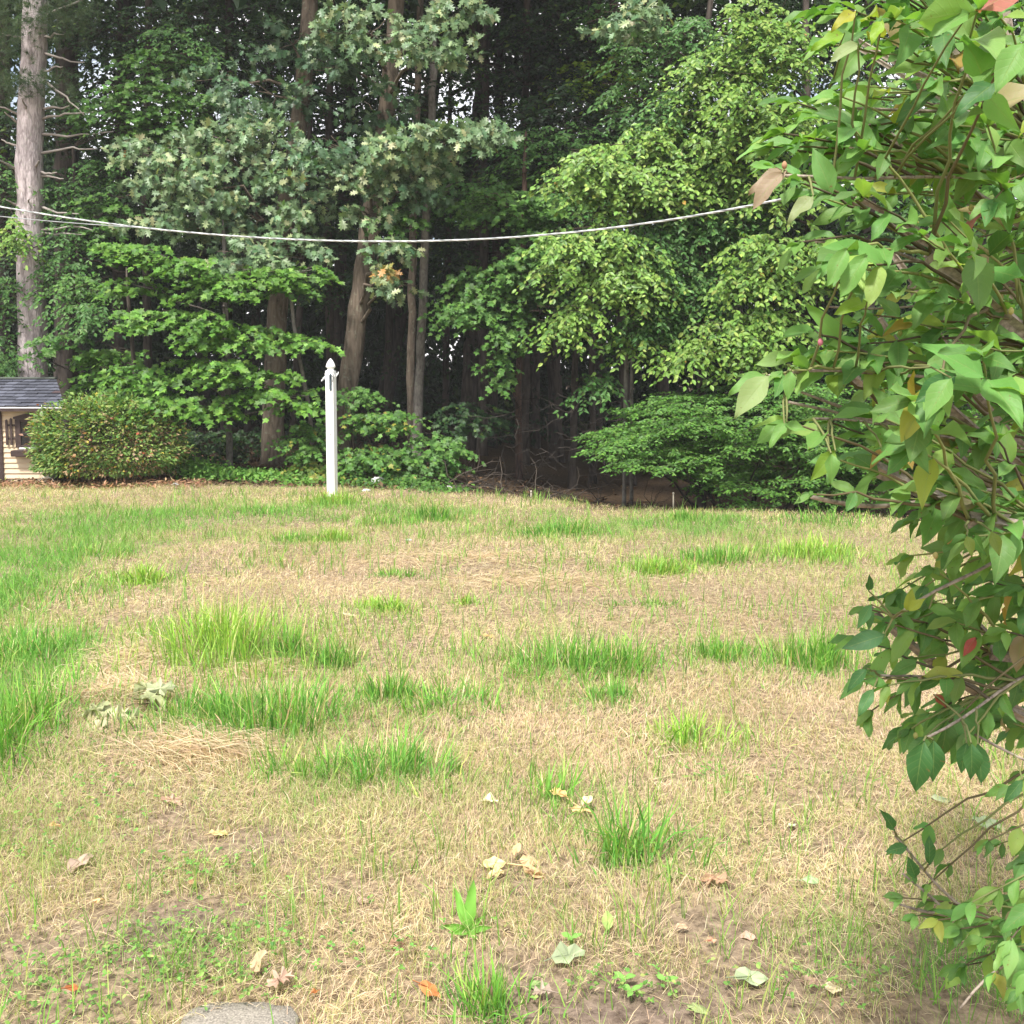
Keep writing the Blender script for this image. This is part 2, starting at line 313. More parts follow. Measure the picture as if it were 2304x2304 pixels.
# ------------------------------------------------------------------ grass
def blades(mb, x, y, az, e0, e1, ln, w, col, lift=0.0, tipcol=None, lo=False):
    n = len(x); z = hz(x, y) + lift
    p0 = np.stack([x, y, z], -1)
    def dr(e): return np.stack([np.cos(az) * np.cos(e), np.sin(az) * np.cos(e), np.sin(e)], -1)
    p1 = p0 + dr(e0) * (ln * 0.5)[:, None]; p2 = p1 + dr(e1) * (ln * 0.5)[:, None]
    for p in (p1, p2): p[:, 2] = np.maximum(p[:, 2], hz(p[:, 0], p[:, 1]) + 0.004)
    tw = az + math.pi / 2 + rng.normal(0, 0.5, n)
    sd = np.stack([np.cos(tw), np.sin(tw), rng.normal(0, 0.25, n)], -1) * (w * 0.5)[:, None]
    if lo:      # far blades: one slim triangle
        mb.add(np.stack([p0 - sd, p0 + sd, p2], 1).reshape(-1, 3), np.arange(n)[:, None] * 3 + np.array([0, 1, 2]), np.clip(np.repeat(col, 3, 0), 0, 1)); return
    v = np.stack([p0 - sd, p0 + sd, p1 - sd * 0.85, p1 + sd * 0.85, p2], 1).reshape(-1, 3)
    b = np.arange(n)[:, None] * 5
    f = np.concatenate([b + np.array([0, 1, 3]), b + np.array([0, 3, 2]), b + np.array([2, 3, 4])])
    c = np.repeat(col[:, None], 5, 1)
    if tipcol is not None: c[:, 4] = tipcol; c[:, 2:4] = (c[:, 2:4] * 0.7 + tipcol[:, None] * 0.3)
    mb.add(v, f, np.clip(c, 0, 1).reshape(-1, 3))
PATCH = []
for (px, py, rx, ry, s) in [(-60, 1330, 250, 100, .75), (10, 1560, 135, 130, .95), (0, 1235, 270, 50, .5), (150, 1170, 330, 40, .42), (60, 1820, 300, 160, .36), (230, 2190, 330, 110, .38),
        (700, 2100, 120, 90, .18), (800, 1150, 400, 25, .3), (1250, 1185, 500, 34, .3), (1650, 1210, 350, 50, .4), (900, 1500, 330, 70, .22), (560, 1420, 190, 80, .3), (600, 1610, 230, 70, .3),
        (1320, 1500, 240, 60, .28), (1750, 1500, 240, 60, .28), (850, 1700, 250, 130, .22), (1450, 1880, 260, 110, .2), (1560, 1650, 150, 70, .25), (2250, 2260, 180, 120, .8), (2000, 2150, 300, 150, .2), (450, 1190, 250, 45, .3),
        (1000, 1340, 500, 70, -.25), (1060, 1265, 420, 38, -.3), (1650, 1390, 300, 60, -.25), (300, 1520, 120, 90, -.4), (450, 1690, 150, 60, -.3), (700, 1330, 250, 60, -.1), (330, 1340, 140, 50, -.15)]:
    c = gnd(px, py); ax = rx / 2304 * c[1] * 1.03; ay = (gnd(px, py - ry)[1] - gnd(px, py + ry)[1]) / 2
    PATCH.append((c[0], c[1], ax, ay, s))
def green_at(x, y):
    g = 0.27 + 0.18 * sstep(7.5, 12.0, y) + 0.14 * (1 - sstep(2.5, 5.5, y))
    for (cx, cy, ax, ay, s) in PATCH:
        g = g + s * np.exp(-(((x - cx) / ax) ** 2 + ((y - cy) / ay) ** 2) ** 1.3)
    return np.clip(g + (fbm(x * 2.2, y * 2.2, 70) - 0.5) * 0.7, 0.0, 1)
def pick(pal, n, jit=0.12):
    p = np.array([q[1:] for q in pal]); w = np.array([q[0] for q in pal], float); k = rng.choice(len(p), n, p=w / w.sum())
    return p[k] * (1 + jit * rng.normal(0, 1, (n, 1))) * (1 + 0.05 * rng.normal(0, 1, (n, 3)))
DRY = [(5, .665, .535, .35), (3.5, .75, .64, .455), (3, .59, .44, .28), (2.4, .32, .225, .145), (2.8, .55, .505, .26)]
SHORT = [(4, .32, .40, .12), (4, .42, .46, .18), (1.5, .20, .34, .07), (4, .52, .50, .24)]
LUSH = [(4, .14, .34, .055), (3, .19, .41, .07), (2, .11, .27, .06), (1, .28, .46, .10)]
STONE = gnd(540, 2318)
def scatter(y0, y1, dens, margin=1.6):
    area = 2 * ((0.56 * (y0 + y1) / 2) + margin) * (y1 - y0); n = int(area * dens * 1.25)
    x = rng.uniform(-1, 1, n) * (0.56 * y1 + margin); y = rng.uniform(y0, y1, n)
    k = (np.abs(x) < 0.56 * y + margin) & (y < edge_y(x) + 0.12 + 0.2 * rng.normal(0, 1, n))
    d = dirt_at(x, y); k &= rng.random(n) > d * 0.86
    k &= (((x - STONE[0]) / 0.15) ** 2 + ((y - STONE[1]) / 0.10) ** 2) > 1 + 0.35 * rng.normal(0, 1, n)
    return x[k], y[k]
lawn = MB()
for (y0, y1, dens, wd) in [(1.7, 2.3, 7000, .0018), (2.3, 3.3, 14500, .0016), (3.3, 4.2, 11500, .0018), (4.2, 5.2, 7500, .0022), (5.2, 7.5, 4300, .0030), (7.5, 10, 2900, .0042), (10, 15, 2000, .0055)]:
    x, y = scatter(y0, y1, dens)
    thin = sstep(.50, .72, fbm(x * 1.6, y * 1.6, 101)) * .4 + sstep(.52, .75, fbm(x * 6, y * 6, 105)) * .4 + .22 * (1 - sstep(2.4, 3.8, y)); kk = rng.random(len(x)) > thin; x, y = x[kk], y[kk]
    n = len(x); g = green_at(x, y)
    isg = rng.random(n) < g * (0.85 if y0 > 5 else 0.72)
    # dry blades: a matted share lying flat, a share standing; clumpy direction field
    swirl = fbm(x * 1.7, y * 1.7, 80) * 4 * math.pi
    matt = fbm(x * 1.2, y * 1.2, 84) > 0.47
    k = ~isg; nk = k.sum(); flat = rng.random(nk) < np.where(matt[k], 0.68, 0.25)
    az = np.where(rng.random(nk) < 0.5, swirl[k] + rng.normal(0, 0.8, nk), rng.uniform(0, 2 * math.pi, nk))
    e0 = np.where(flat, rng.uniform(0.05, 0.6, nk), rng.uniform(0.6, 1.45, nk)); e1 = e0 - rng.uniform(0.1, 0.9, nk)
    ln = rng.uniform(0.025, 0.085, nk) * np.where(flat, 1.1, 0.75)
    tone = fbm(x[k] * 0.9, y[k] * 0.9, 88)[:, None]
    col = pick(DRY, nk); red = np.array([.67, .49, .385]); col = col * (1 - 0.5 * sstep(.45, .7, tone)) + red * 0.5 * sstep(.45, .7, tone)
    col = col * (.72 + .55 * fbm(x[k] * .55, y[k] * .55, 140) + .25 * (fbm(x[k] * 3.1, y[k] * 3.1, 145) - .5))[:, None]
    blades(lawn, x[k], y[k], az, e0, e1, ln, wd * rng.uniform(.6, 1.25, nk), col, lift=rng.uniform(0, 0.018, nk) * flat, lo=y0 > 5)
    k = isg; nk = k.sum(); lush = sstep(.55, 1.0, g[k])[:, None]
    col = pick(SHORT, nk) * (1 - lush) + pick(LUSH, nk) * lush
    ln = rng.uniform(0.03, 0.075, nk) * (1 + 0.9 * lush[:, 0]); e0 = rng.uniform(0.8, 1.5, nk)
    blades(lawn, x[k], y[k], rng.uniform(0, 2 * math.pi, nk), e0, e0 - rng.uniform(0.1, 0.9, nk), ln, wd * rng.uniform(.7, 1.35, nk), col, lo=y0 > 7)
for (y0, y1, dens) in [(1.9, 5.0, 90), (5.0, 8.5, 75), (8.5, 12.5, 50)]:
    x, y = scatter(y0, y1, dens); keep_ = rng.random(len(x)) < np.clip(.15 + 2.4 * (fbm(x * 1.1, y * 1.1, 95) - .42), 0, 1); x, y = x[keep_], y[keep_]; n = len(x)
    m_ = 4; x = np.repeat(x, m_) + rng.normal(0, .02, n * m_); y = np.repeat(y, m_) + rng.normal(0, .02, n * m_); n *= m_
    e0 = rng.uniform(1.0, 1.5, n); blades(lawn, x, y, rng.uniform(0, 6.28, n), e0, e0 - rng.random(n) ** 2 * .9, rng.uniform(.07, .19, n), (.0026 + .00035 * y) * rng.uniform(.7, 1.3, n), pick([(3, .16, .33, .06), (3, .24, .40, .09), (1, .36, .43, .12)], n))
# thatch heaps of raked straw at the left
straw = MB()
for (px, py, rx, ry, n, a0, hgt) in [(220, 1565, 95, 22, 1500, -0.35, .045), (450, 1690, 130, 28, 1700, -0.3, .045), (290, 1490, 90, 40, 900, 0.3, .04), (560, 1500, 90, 25, 500, 0.1, .03), (1060, 1258, 240, 18, 1500, 0.0, .02), (1200, 1310, 220, 18, 900, 0.1, .02), (1440, 1660, 60, 50, 400, 1.3, .04)]:
    c = gnd(px, py); ax = rx / 2304 * c[1]; ay = (gnd(px, py - ry)[1] - gnd(px, py + ry)[1]) / 2
    x = c[0] + rng.normal(0, .55, n) * ax; y = c[1] + rng.normal(0, .55, n) * ay
    fl = rng.random(n) < 0.5; az = a0 + rng.normal(0, .65, n) + math.pi * fl
    e0 = rng.uniform(-.05, .35, n); wide = 0.0016 + 0.0003 * c[1]
    blades(straw, x, y, az, e0, e0 - rng.uniform(.1, .6, n), rng.uniform(.09, .22, n), wide * rng.uniform(.6, 1.2, n), pick([(3, .62, .49, .33), (2, .70, .58, .42), (2, .5, .37, .24)], n), lift=rng.uniform(0, hgt, n))
o = straw.build('straw_thatch', M['grass'], kind='stuff', smooth=False)
tag(o, 'matted heaps of tan dead straw lying on the lawn', 'straw', kind='stuff')

def tuft(px, py, rx, h, n, label, ry=None, spread=0.25, pal=LUSH, wmul=1.0, curl=0.6):
    c = gnd(px, py); dep = c[1]; ax = rx / 2304 * dep; ay = ay_ = (ax * 0.55 if ry is None else (gnd(px, py - ry)[1] - gnd(px, py + ry)[1]) / 2)
    H = h / 2304 * dep * 1.2; n = int(n * .85)
    nb = max(3, n // 14); bx = rng.normal(0, .48, nb); by = rng.normal(0, .55, nb); k = rng.integers(0, nb, n)
    u = np.clip(bx[k] + rng.normal(0, .17, n), -1.7, 1.7); w_ = np.clip(by[k] + rng.normal(0, .2, n), -1.9, 1.9)
    x = c[0] + u * ax; y = c[1] + w_ * ay
    ln = H * rng.uniform(.45, 1.05, n) * (1 - 0.3 * np.minimum(u * u + w_ * w_, 1.8)) * (.7 + .6 * rng.random(nb))[k]
    az = np.arctan2(w_ + rng.normal(0, .7, n), u + rng.normal(0, .7, n)); e0 = 1.5 - np.abs(rng.normal(0, spread * 1.25, n))
    mb = MB(); wd = (0.0038 + 0.00045 * dep) * wmul
    col = pick(pal, n, .2); dd_ = rng.random(n) < .10; col[dd_] = pick(DRY, dd_.sum())
    blades(mb, x, y, az, e0, e0 - rng.random(n) ** 2 * curl, ln, wd * rng.uniform(.7, 1.3, n), col, tipcol=col * np.array([1.35, 1.15, 1.05]))
    nf = int(n * 1.7); u = rng.normal(0, 1.15, nf); w_ = rng.normal(0, 1.5, nf); e0 = 1.45 - np.abs(rng.normal(0, spread * 1.4, nf))
    blades(lawn, c[0] + u * ax, c[1] + w_ * ay, rng.uniform(0, 6.28, nf), e0, e0 - rng.random(nf) ** 2 * curl, H * rng.uniform(.2, .85, nf) * np.exp(-.17 * (u * u + w_ * w_)), wd * rng.uniform(.5, 1.1, nf), pick(list(pal) + [(2, .38, .46, .14)], nf, .2))
    o = mb.build('grass_tuft', M['grass'], smooth=False)
    tag(o, label, 'grass', 'tufts of taller green grass in the dry lawn')
BRT = [(4, .26, .46, .08), (3, .34, .53, .10), (2, .17, .36, .06)]
DK = [(4, .12, .31, .06), (3, .17, .38, .07), (1, .26, .45, .09)]
for T in [
    (745, 1137, 58, 34, 260, 'low grass tuft around the foot of the white post', None, .3, BRT),
    (590, 1158, 60, 22, 170, 'small far grass tuft left of the white post'),
    (655, 1216, 55, 26, 160, 'low tuft in front of the post, left one of two'),
    (745, 1218, 42, 36, 200, 'low tuft in front of the post, right one of two', None, .25, BRT),
    (870, 1180, 75, 28, 200, 'wide far grass tuft right of the white post'),
    (970, 1168, 55, 48, 260, 'upright far grass tuft right of the white post below the woods'),
    (1262, 1202, 90, 42, 380, 'dark far grass tuft behind the bare straw patch', None, .3, DK),
    (1540, 1172, 60, 30, 160, 'far grass tuft below the layered green shrub'),
    (315, 1312, 70, 48, 300, 'grass tuft alone on the left lawn in front of the round shrub', None, .35, BRT),
    (1480, 1282, 75, 50, 330, 'bright grass tuft right of the bare straw patch', None, .3, BRT),
    (1620, 1262, 85, 50, 360, 'grass tuft between the bright tuft and the leafy bush'),
    (1830, 1255, 105, 55, 420, 'broad grass tuft just left of the leafy bush', None, .3, BRT),
    (1860, 1180, 120, 34, 260, 'thin grass tuft at the shaded lawn edge by the leafy bush'),
    (905, 1297, 45, 28, 110, 'tiny sparse tuft on the straw in mid lawn'),
    (855, 1373, 60, 48, 190, 'small yellow-green tuft in the middle of the lawn', None, .35, BRT),
    (1042, 1358, 26, 36, 50, 'smallest sparse tuft in the middle of the lawn', None, .35, BRT),
    (1450, 1365, 120, 24, 160, 'flat faint green patch of grass right of the lawn centre', None, .5, DK),
    (500, 1470, 150, 135, 620, 'largest tall bright grass tuft on the left of the lawn', 34, .22, BRT),
    (640, 1470, 40, 95, 120, 'narrow grass tuft at the right end of the largest tuft'),
    (755, 1490, 60, 75, 190, 'dark grass tuft right of the largest tuft', None, .3, DK),
    (620, 1625, 180, 115, 640, 'wide dark grass tuft before the largest tuft', 40, .3, DK),
    (420, 1610, 60, 75, 140, 'grass tuft just right of the wilted oak sprig'),
    (880, 1570, 60, 80, 200, 'dense dark tuft near the centre of the lawn', None, .25, DK),
    (1010, 1590, 120, 80, 210, 'loose grass tuft at the lawn centre with splayed blades', None, .5, LUSH),
    (1310, 1515, 175, 100, 560, 'tall grass tuft right of the lawn centre', 24, .28, LUSH),
    (1370, 1580, 65, 70, 140, 'small dark tuft in front of the tall centre-right tuft', None, .35, DK),
    (1610, 1485, 70, 60, 190, 'upright tuft between the tall centre tuft and the bush'),
    (1830, 1500, 125, 88, 420, 'upright grass tuft touching the left of the leafy bush', None, .2, LUSH),
    (1560, 1670, 95, 90, 210, 'loose yellow-green tuft in front of the bush side', None, .45, BRT),
    (860, 1745, 120, 130, 240, 'sparse dark tuft with tall single blades in the foreground', None, .35, DK),
    (700, 1740, 110, 100, 110, 'sparse thin tuft left of the tall single blades', None, .35, LUSH),
    (1440, 1935, 100, 170, 120, 'spiky foreground tuft with wide separate blades', None, .45, DK, 1.35),
    (1250, 1800, 70, 110, 60, 'thin foreground tuft behind the yellow leaf pair', None, .4, LUSH, 1.2),
    (1090, 2290, 90, 130, 90, 'grass tuft at the bottom edge right of the orange leaf', None, .4, LUSH, 1.1),
    (40, 1650, 125, 130, 900, 'lush leaning grass clump at the left edge of the photo', 90, .5, LUSH),
    (40, 1480, 130, 70, 600, 'darker lush grass patch behind the left edge clump', 40, .5, DK),
    (60, 1360, 170, 50, 600, 'flat lush green patch further back at the left edge', 50, .55, DK),
    (190, 1250, 110, 30, 300, 'faint green grass patch in front of the playhouse', 18, .45, LUSH),
]: tuft(*T)

o = lawn.build('lawn_grass', M['grass'], kind='stuff', smooth=False)
tag(o, 'short dry tan and yellow-green grass covering the whole lawn', 'grass', kind='stuff')

print('lawn tris', sum(len(f) for f in lawn.f))
# clover and small broad weeds in the near lawn
def disc_leaf(n, r):
    k = np.arange(n) * 2 * math.pi / n
    return np.vstack([[0, 0, 0.0], np.stack([np.cos(k) * r, np.sin(k) * r, np.full(n, .12 * r)], -1)]), np.array([[0, 1 + q, 1 + (q + 1) % n] for q in range(n)])
cl = MB(); cen = []
for (px, py, rx, ry, n) in [(150, 2210, 380, 110, 260), (480, 2120, 220, 80, 130), (60, 1880, 150, 80, 60), (250, 1830, 160, 60, 50), (430, 1960, 120, 40, 60), (520, 2210, 160, 60, 70), (1600, 1740, 90, 40, 60), (1420, 2240, 150, 40, 45), (1900, 2230, 200, 60, 60), (230, 1760, 90, 30, 40), (900, 2150, 300, 100, 60)]:
    c = gnd(px, py); ax = rx / 2304 * c[1]; ay = (gnd(px, py - ry)[1] - gnd(px, py + ry)[1]) / 2
    cen.append(np.stack([c[0] + rng.normal(0, .55, n) * ax, c[1] + rng.normal(0, .55, n) * ay, rng.uniform(.012, .05, n)], -1))
cen = np.vstack(cen); cen[:, 2] += hz(cen[:, 0], cen[:, 1])
T_CL = (np.array([(0, 0, 0), (.26, .3, .06), (.30, .68, .05), (0, .95, -.1), (-.30, .68, .05), (-.26, .3, .06)], float), np.array([(0, 1, 2), (0, 2, 3), (0, 3, 4), (0, 4, 5)]))
for q in range(3):
    tv, tf = T_CL; n = len(cen); th_ = rng.uniform(0, .9, n) + q * 2.094 + cen[:, 0] * 40
    s_ = rng.uniform(.007, .017, n); D = unit(np.stack([np.cos(th_), np.sin(th_), rng.normal(.1, .35, n)], -1)); nn = np.stack([rng.normal(0, .5, n), rng.normal(-.2, .5, n), np.ones(n)], -1)
    sd = unit(np.cross(D, nn)); nn = np.cross(sd, D)
    v = cen[:, None] + s_[:, None, None] * (tv[None, :, :1] * sd[:, None] + tv[None, :, 1:2] * D[:, None] + tv[None, :, 2:] * nn[:, None])
    f = tf[None] + (np.arange(n) * len(tv))[:, None, None]
    cl.add(v.reshape(-1, 3), f.reshape(-1, 3), np.repeat(pick([(3, .15, .31, .07), (2, .22, .38, .09), (1, .11, .23, .06), (1, .30, .36, .12)], n, .2), len(tv), 0))
o = cl.build('clover', M['grass'], kind='stuff', smooth=False)
tag(o, 'small bright clover leaves among the near lawn grass', 'clover', kind='stuff')

# ------------------------------------------------------------------ white post
pb = gnd(748, 1120); PY = pb[1]; pz = float(hz(pb[0], pb[1]))
W = 23.5 * pxm(PY) * 1.0; Htop = at(748, 834, PY)[2] - pz
post = thing('garden_post', 'white square garden post with pointed cap standing in the lawn', 'post', (pb[0], pb[1], pz))
rz = R(-14)
def rot(v):
    v = np.asarray(v, float); c_, s_ = math.cos(rz), math.sin(rz)
    return np.stack([v[:, 0] * c_ - v[:, 1] * s_ + pb[0], v[:, 0] * s_ + v[:, 1] * c_ + pb[1], v[:, 2] + pz], -1)
def rbox(lo, hi):
    mb = MB().box(lo, hi); mb.v = [rot(mb.v[0])]; return mb
h = W / 2 * 0.81
rbox((-h, -h, -0.15), (h, h, Htop)).build('shaft', M['white'], post, smooth=False, bevel=0.006)
rbox((-h * 1.06, -h * 1.06, Htop - 0.055), (h * 1.06, h * 1.06, Htop - 0.03)).build('collar', M['white'], post, smooth=False, bevel=0.004)
u_ = pxm(PY)
mb = MB().lathe((0, 0, 0), [(h * 1.0, Htop - 0.002), (h * .8, Htop + 1 * u_), (h * .77, Htop + 5 * u_), (h * 1.0, Htop + 6.8 * u_), (h * 1.13, Htop + 8 * u_), (h * 1.12, Htop + 10 * u_), (h * 1.0, Htop + 14 * u_), (h * .76, Htop + 19 * u_), (h * .45, Htop + 23.5 * u_), (h * .18, Htop + 26.5 * u_), (0.001, Htop + 27.4 * u_)], 20)
mb.v = [rot(v) for v in mb.v]; mb.build('finial', M['white'], post)
# dark shaped bracket on the front face, with scalloped ends
zb = Htop - 41 * u_; bh = 33 * u_; bw = 0.014
prof = [(-bw, 0.0), (-bw * .4, -.02), (0, -.028), (bw * .4, -.02), (bw, 0), (bw * .7, bh * .18), (bw, bh * .3), (bw, bh * .75), (bw * .6, bh * .85), (bw, bh * .95), (bw * .3, bh * 1.05), (-bw * .6, bh), (-bw, bh * .9)]
poly = rot([(h * 0.42 + a_, -h - 0.001, zb + b_) for a_, b_ in prof]); n_ = rot([(0, -0.012, 0)])[0] - rot([(0, 0, 0)])[0]
br = MB().prism(poly, n_).build('bracket', M['iron'], post, smooth=False)
arm = rot([(h * .5, -h - .012, zb + bh * .7), (h * .9, -h - .05, zb + bh * .95), (h * 1.3, -h - .03, zb + bh * .8), (h * 1.1, -h - .02, zb + bh * .5)])
MB().tube(arm, [.006, .005, .005, .003], 6).build('hook', M['iron'], br)
for sgn in (-1, 1):
    t_ = np.linspace(0, 1, 26)
    lp = np.stack([sgn * (h + 0.004 + 0.055 * t_), -h * .3 + 0.02 * np.cos(t_ * 17), Htop - 14 * u_ + 0.024 * np.sin(t_ * 19) + (0.05 * t_ if sgn > 0 else -0.035 * t_)], -1)
    MB().tube(rot(lp), 0.0035, 5).build('wire_curl', M['wire'], post)
for (dx, zf, r_) in [(0.005, .495, .008), (-.035, .55, .004)]:
    MB().lathe(rot([(dx, -h - .004, Htop * zf)])[0] - np.array([0, 0, 0]), [(.001, -.008), (r_, -.003), (r_, .003), (.001, .008)], 8).build('knot_mark', M['brown'], post)

# ------------------------------------------------------------------ overhead cable
ca = thing('overhead_cable', 'pale twisted cable hanging in a long sag across the yard', 'cable', at(-250, 420, 11.5))
pts = []
P0 = [(-330, 402, 12.3), (0, 462, 11.6), (100, 480, 11.4), (300, 512, 11.0), (560, 538, 10.5), (780, 544, 10.1), (1000, 540, 9.6), (1250, 521, 9.1), (1500, 490, 8.5), (1820, 436, 7.8), (2304, 335, 6.9), (2700, 240, 6.2)]
W_ = np.array([at(*q) for q in P0]); tt = np.linspace(0, 1, len(W_)); fine = np.linspace(0, 1, 900)
co = [np.poly1d(np.polyfit(tt, W_[:, a_], 5)) for a_ in range(3)]
ctr = np.stack([c_(fine) for c_ in co], -1)
for q, (mat_, nm) in enumerate([('rope', 'strand'), ('rope2', 'strand'), ('rope', 'strand')]):
    ph = fine * 300 + q * 2.094
    MB().tube(ctr + 0.0042 * np.stack([0 * ph, np.cos(ph), np.sin(ph)], -1), 0.0056, 6).build(nm, M[mat_], ca)

s2 = np.linspace(0, 1, 60)[:, None]; e0_, e1_ = at(-330, 440, 12.2), ctr[int(np.argmin(np.abs(proj(ctr)[0] - 330)))]
MB().tube(e0_ + (e1_ - e0_) * s2 + np.array([0, 0, -.05]) * np.sin(s2 * math.pi), .005, 6).build('stay_wire', M['rope2'], ca)
# ------------------------------------------------------------------ playhouse
HY = 14.05                                     # front wall plane
gz = float(hz(at(20, 1080, HY)[0], HY))
xl, xr = at(-330, 1000, HY)[0], at(120, 1000, HY)[0]
zb_, zt = gz - 0.03, at(20, 922, HY)[2]
ho = thing('playhouse', 'small cream playhouse with dark shingle roof and brown trim at the left edge', 'playhouse', (at(20, 1078, HY)[0], HY, gz))
def Zp(py, Y=HY): return at(20, py, Y)[2]
def Xp(px, Y=HY): return at(px, 1000, Y)[0]
DEP = 1.7
MB().prism([(xl + .02, HY + .03, zb_), (xr - .02, HY + .03, zb_), (xr - .02 - .55 * DEP, HY + DEP, zb_), (xl + .02, HY + DEP, zb_)], (0, 0, zt - .03 - zb_)).build('wall_core', M['cream'], ho, smooth=False)
nb = 14; bhh = (zt - zb_) / nb
bd = None
for k in range(nb):
    z0 = zb_ + k * bhh
    poly = [(xl, HY + .028, z0 + bhh + .004), (xl, HY + .012, z0 + bhh + .004), (xl, HY - .006, z0), (xl, HY + .028, z0)]
    MB().prism(poly, (xr - xl, 0, 0)).build('siding_board', M['cream'], ho, smooth=False)
for xx in (xr,):
    MB().box((xx - .05, HY - .022, zb_), (xx + .03, HY + .06, zt)).build('corner_board', M['brown'], ho, smooth=False, bevel=.004)
MB().box((Xp(-26), HY - .024, zb_), (Xp(7), HY - .008, zt - .01)).build('door_jamb', M['brown'], ho, smooth=False, bevel=.004)
MB().box((Xp(-150), HY - .016, zb_), (Xp(-26) - .002, HY - .009, zt - .05)).build('door', M['brown'], ho, smooth=False, bevel=.003)
# roof: front slope from the eave to the ridge, tab shingles course by course
eY, rY = HY - .16, HY + .85
eZ, rZ = at(20, 913, eY)[2], at(20, 851, rY)[2]
exr = at(145, 913, eY)[0]; rxr = at(126, 851, rY)[0]; exl = xl - .15
gable = MB().prism([(xr - .01, HY + .03, zt - .03), (xr - .01 - .55 * DEP, HY + DEP, zt - .03), (xr - .01 - .55 * (rY - HY), rY, rZ - .06)], (-.03, 0, 0)); gable.build('gable', M['cream'], ho, smooth=False)
roof = MB(); th_ = .02
for (ya, za, yb, zb2) in [(eY, eZ, rY, rZ), (2 * rY - eY, eZ, rY, rZ)]:
    xe = exr if ya < yb else 2 * rxr - exr; roof.prism([(exl, ya, za - th_), (xe, ya, za - th_), (rxr, yb, zb2 - th_), (exl, yb, zb2 - th_)], (0, 0, -.03))
rf = roof.build('roof', M['brown'], ho, smooth=False)
NC = 9; rs = np.random.default_rng(5)
for k in range(NC):
    t0, t1 = k / NC, min(1.0, (k + 1.12) / NC); x = exl - rs.uniform(0, .15)
    while x < exr:
        w_ = rs.uniform(.13, .19); xa, xb = x, min(x + w_ - .006, exr); x += w_
        def xlim(t): return exr + (rxr - exr) * t
        if xa > xlim(t0) - .02: continue
        def pt(xx, t, up): return (min(xx, xlim(t)), eY + (rY - eY) * t, eZ + (rZ - eZ) * t + up)
        drop = rs.choice([0, .012, .02]); lo_ = t0 - drop
        top = [pt(xa, lo_, .010), pt(xb, lo_, .010), pt(xb, t1, -.012), pt(xa, t1, -.012)]
        g_ = rs.uniform(.65, 1.4) * np.array([.085, .09, .115])
        if rs.random() < .04: g_ = np.array([.085, .06, .065])
        MB().prism(top, (0, 0, -.009), g_).build('shingle', M['shingle'], rf, smooth=False)
MB().box((exl, rY - .05, rZ - .012), (rxr + .01, rY + .05, rZ + .016), (.10, .115, .10)).build('ridge_cap', M['shingle'], rf, smooth=False, bevel=.008)
MB().box((exl, eY - .012, eZ - .034), (exr, eY - .002, eZ - .016)).build('drip_edge', M['metal'], rf, smooth=False)
MB().box((exl, eY - .004, zt - .015), (exr - .02, eY + .02, eZ - .036)).build('fascia', M['brown'], ho, smooth=False)
MB().box((exl, eY + .021, zt - .012), (exr - .03, HY, zt + .004)).build('soffit', M['brown'], ho, smooth=False)
rake = MB().prism([(exr - .002, eY, eZ - .02), (rxr + .004, rY, rZ - .02), (rxr + .004, rY, rZ - .10), (exr - .002, eY, eZ - .10)], (-.022, 0, 0)); rake.build('rake_board', M['brown'], ho, smooth=False)
# window with pediment, pane, shutters of pickets, planter box
win = thing('window', '', '', (Xp(70), HY, Zp(1005))); del win['label']; del win['category']; win.parent = ho; win.matrix_parent_inverse = ho.matrix_basis.inverted()
F = HY - .03
win_o = MB()
MB().box((Xp(49), HY - .014, Zp(1004)), (Xp(91), HY - .008, Zp(945))).build('pane', M['glass'], win, smooth=False)
for (x0, x1, y0, y1) in [(37, 49.5, 1006, 943), (90.5, 103, 1006, 943), (49.6, 90.4, 949, 943), (49.6, 90.4, 1006, 1001)]:
    MB().box((Xp(x0), F, Zp(y0)), (Xp(x1), HY - .007, Zp(y1))).build('window_frame', M['brown'], win, smooth=False, bevel=.004)
for (x0, x1, y0, y1) in [(69, 71, 1000, 950), (50, 90, 976, 974)]:
    MB().box((Xp(x0), HY - .02, Zp(y0)), (Xp(x1), HY - .0145, Zp(y1))).build('muntin', M['brown'], win, smooth=False)
MB().prism([(Xp(34), F - .004, Zp(942.6)), (Xp(106), F - .004, Zp(942.6)), (Xp(106), F - .004, Zp(938)), (Xp(70), F - .004, Zp(928)), (Xp(34), F - .004, Zp(938))], (0, .03, 0)).build('pediment', M['brown'], win, smooth=False)
MB().box((Xp(46), F - .012, Zp(1010)), (Xp(94), HY - .007, Zp(1006.4))).build('window_sill', M['metal'], win, smooth=False)
MB().box((Xp(33), HY - .13, Zp(1026)), (Xp(107), HY - .008, Zp(1012))).build('planter_box', M['brown'], ho, smooth=False, bevel=.006)
